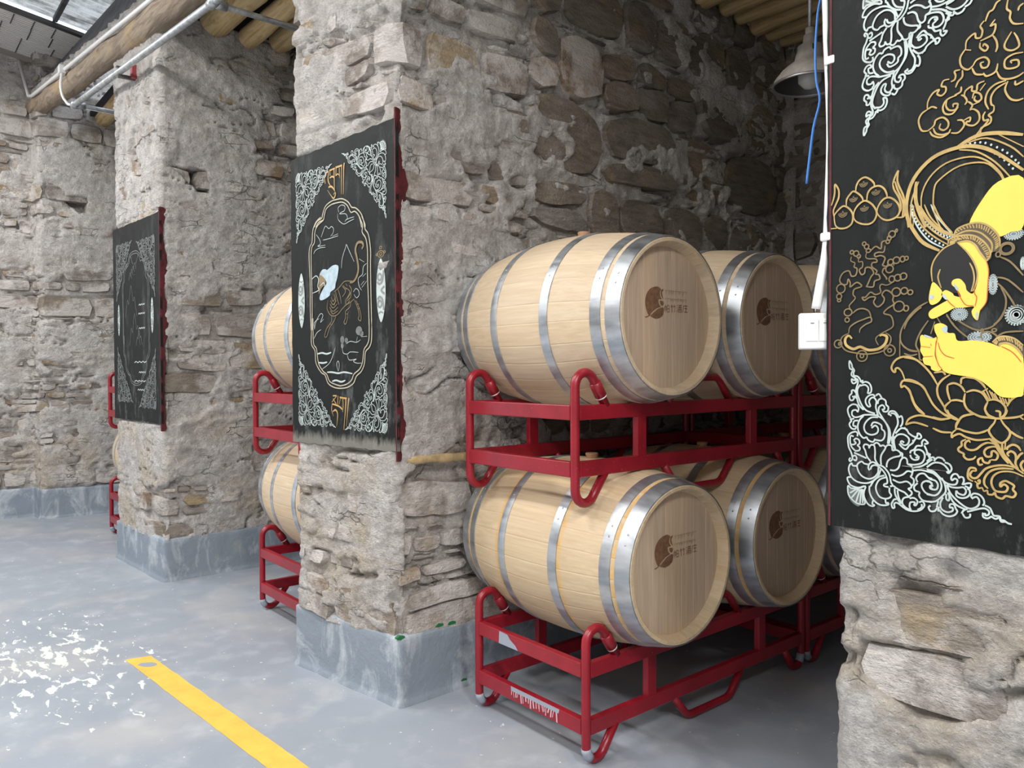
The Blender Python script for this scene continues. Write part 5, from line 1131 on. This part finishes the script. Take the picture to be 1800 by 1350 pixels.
# conduit, wire and switch at the near pillar edge
cp = catmull([(1.548, -.155, 2.75), (1.556, -.155, 2.45), (1.572, -.158, 2.21), (1.575, -.158, 2.12), (1.582, -.160, 2.00), (1.585, -.160, 1.88), (1.581, -.160, 1.74), (1.575, -.160, 1.63), (1.560, -.160, 1.55), (1.549, -.160, 1.49)], 4)
t = thing('conduit', 'white plastic conduit running down the near pillar edge to the switch', 'conduit', (0, 0, 0))
MB().tube(cp, .0112, 12).build('pipe', PVC, t, True)
for z, x in ((2.06, 1.585), (1.655, 1.577)):
    m = MB().box(x - .012, x + .014, -.175, -.145, z - .010, z + .010, .004); m.build('clip', PVC, t)
sw = thing('light_switch', 'white two-gang surface switch box at the end of the conduit', 'switch', (1.548, -.150, 1.4370), math.radians(33))
m = MB().box(-.043, .043, -.018, .020, -.043, .043, .004); m.build('box', PVC, sw)
m = MB().box(-.042, .042, -.026, -.0175, -.042, .042, .004); m.build('cover_plate', PVC, sw)
for s in (-1, 1):
    m = MB().box(-.0135, .0135, -.0295, -.025, -.026, .026, .0015); o = m.build('rocker', PVC, sw, False, (s * .0142, 0, .003)); o.rotation_euler = (math.radians(2.5), 0, 0)
    MB().box(-.004, .004, -.031, -.0285, .016, .018).build('indicator', GREYP, o)
wp = catmull([(1.530, -.10, 2.75), (1.525, -.10, 2.50), (1.528, -.10, 2.28), (1.518, -.10, 2.21), (1.512, -.10, 2.12), (1.515, -.10, 2.05), (1.524, -.10, 2.00), (1.508, -.10, 1.94), (1.498, -.10, 1.87), (1.490, -.10, 1.805)], 4)
tag(MB().tube(wp, .0030, 8).build('wire', BLUE, None, True), 'loose blue wire hanging beside the white conduit', 'wire')
# pipework under the eaves
pz = lambda x: 3.44 + (x + 4.4) * -.0480
t = thing('sprinkler_pipe', 'galvanised pipe with side branches running below the beam', 'pipe')
MB().tube([rowp(x, -.10, pz(x)) for x in np.linspace(-4.42, 1.2, 16)], .021, 12).build('main_pipe', ZINC, t, True)
for x in (-4.36, -1.72):
    p = rowp(x, -.10, pz(x)); b = MB()
    b.tube([p, p + Vector((0, .06, 0)), p + Vector((.01, 1.6, -.02))], .0165, 10).build('branch_pipe', ZINC, t, True)
    MB().tube([p + Vector((-.035, 0, .0015)), p + Vector((.035, 0, -.0015))], .028, 12).build('tee', ZINC, t, True)
    MB().tube([p, p + Vector((0, .075, 0))], .024, 12).build('tee_branch', ZINC, t, True)
t = thing('pipe_bracket', 'dark angle bracket with a red end holding the pipe to the far pillar', 'bracket')
p = rowp(-3.25, -.10, pz(-3.25))
MB().tube([p + Vector((-.03, -.01, -.026)), p + Vector((-.01, .17, -.028))], .016, 4).build('arm', DARKMETAL, t)
MB().box(p.x - .02, p.x + .03, p.y + .065, p.y + .105, p.z - .035, p.z + .055, .003).build('red_plate', m_plain('red bracket paint', srgb(150, 60, 62), .6), t)
MB().box(p.x - .012, p.x + .012, p.y - .028, p.y + .02, p.z + .018, p.z + .028, .002).build('strap', DARKMETAL, t)
t = thing('conduit', 'thin white conduit with a junction box following the log beam', 'conduit')
cz = lambda x: bmz(x) + .052
PP = [(-6.04, -.76, 4.25), (-5.88, -.71, cz(-5.88) + .01)] + [tuple(rowp(x, -.088, cz(x))) for x in np.linspace(-5.80, 1.2, 22)]
MB().tube(PP, .015, 8).build('pipe', PVC, t, True)
p = rowp(-4.72, -.105, cz(-4.72))
MB().box(p.x - .035, p.x + .035, p.y - .022, p.y + .03, p.z - .035, p.z + .035, .006).build('junction_box', PVC, t)
MB().tube(catmull([p + Vector((.02, 0, -.03)), p + Vector((.03, -.01, -.16)), p + Vector((.06, .02, -.27)), p + Vector((.12, .12, -.31)), p + Vector((.2, .8, -.33))], 4), .011, 8).build('drop_pipe', PVC, t, True)
# green paint left at the pillar foot
rg = random.Random(12)
for i, (x, y, z, nx, ny) in enumerate(((-.200, -.236, .262, 1, 0), (-.204, -.04, .272, 1, 0), (-.206, .02, .268, 1, 0), (-.207, .085, FZ + .025, 1, 0))):
    P = [(rg.uniform(.6, 1.2) * .022 * math.cos(a), rg.uniform(.5, 1.1) * .010 * math.sin(a)) for a in np.linspace(0, 2 * PI, 10)[:-1]]
    m = MB(); v = [(x + .004, y + q[0], z + q[1]) for q in P]; m.add(v + [(x - .012, b[1], b[2]) for b in v], [tuple(range(9))] + [(k, 9 + k, 9 + (k + 1) % 9, (k + 1) % 9) for k in range(9)])
    m.build('green_paint_spot', GREEN, p2)
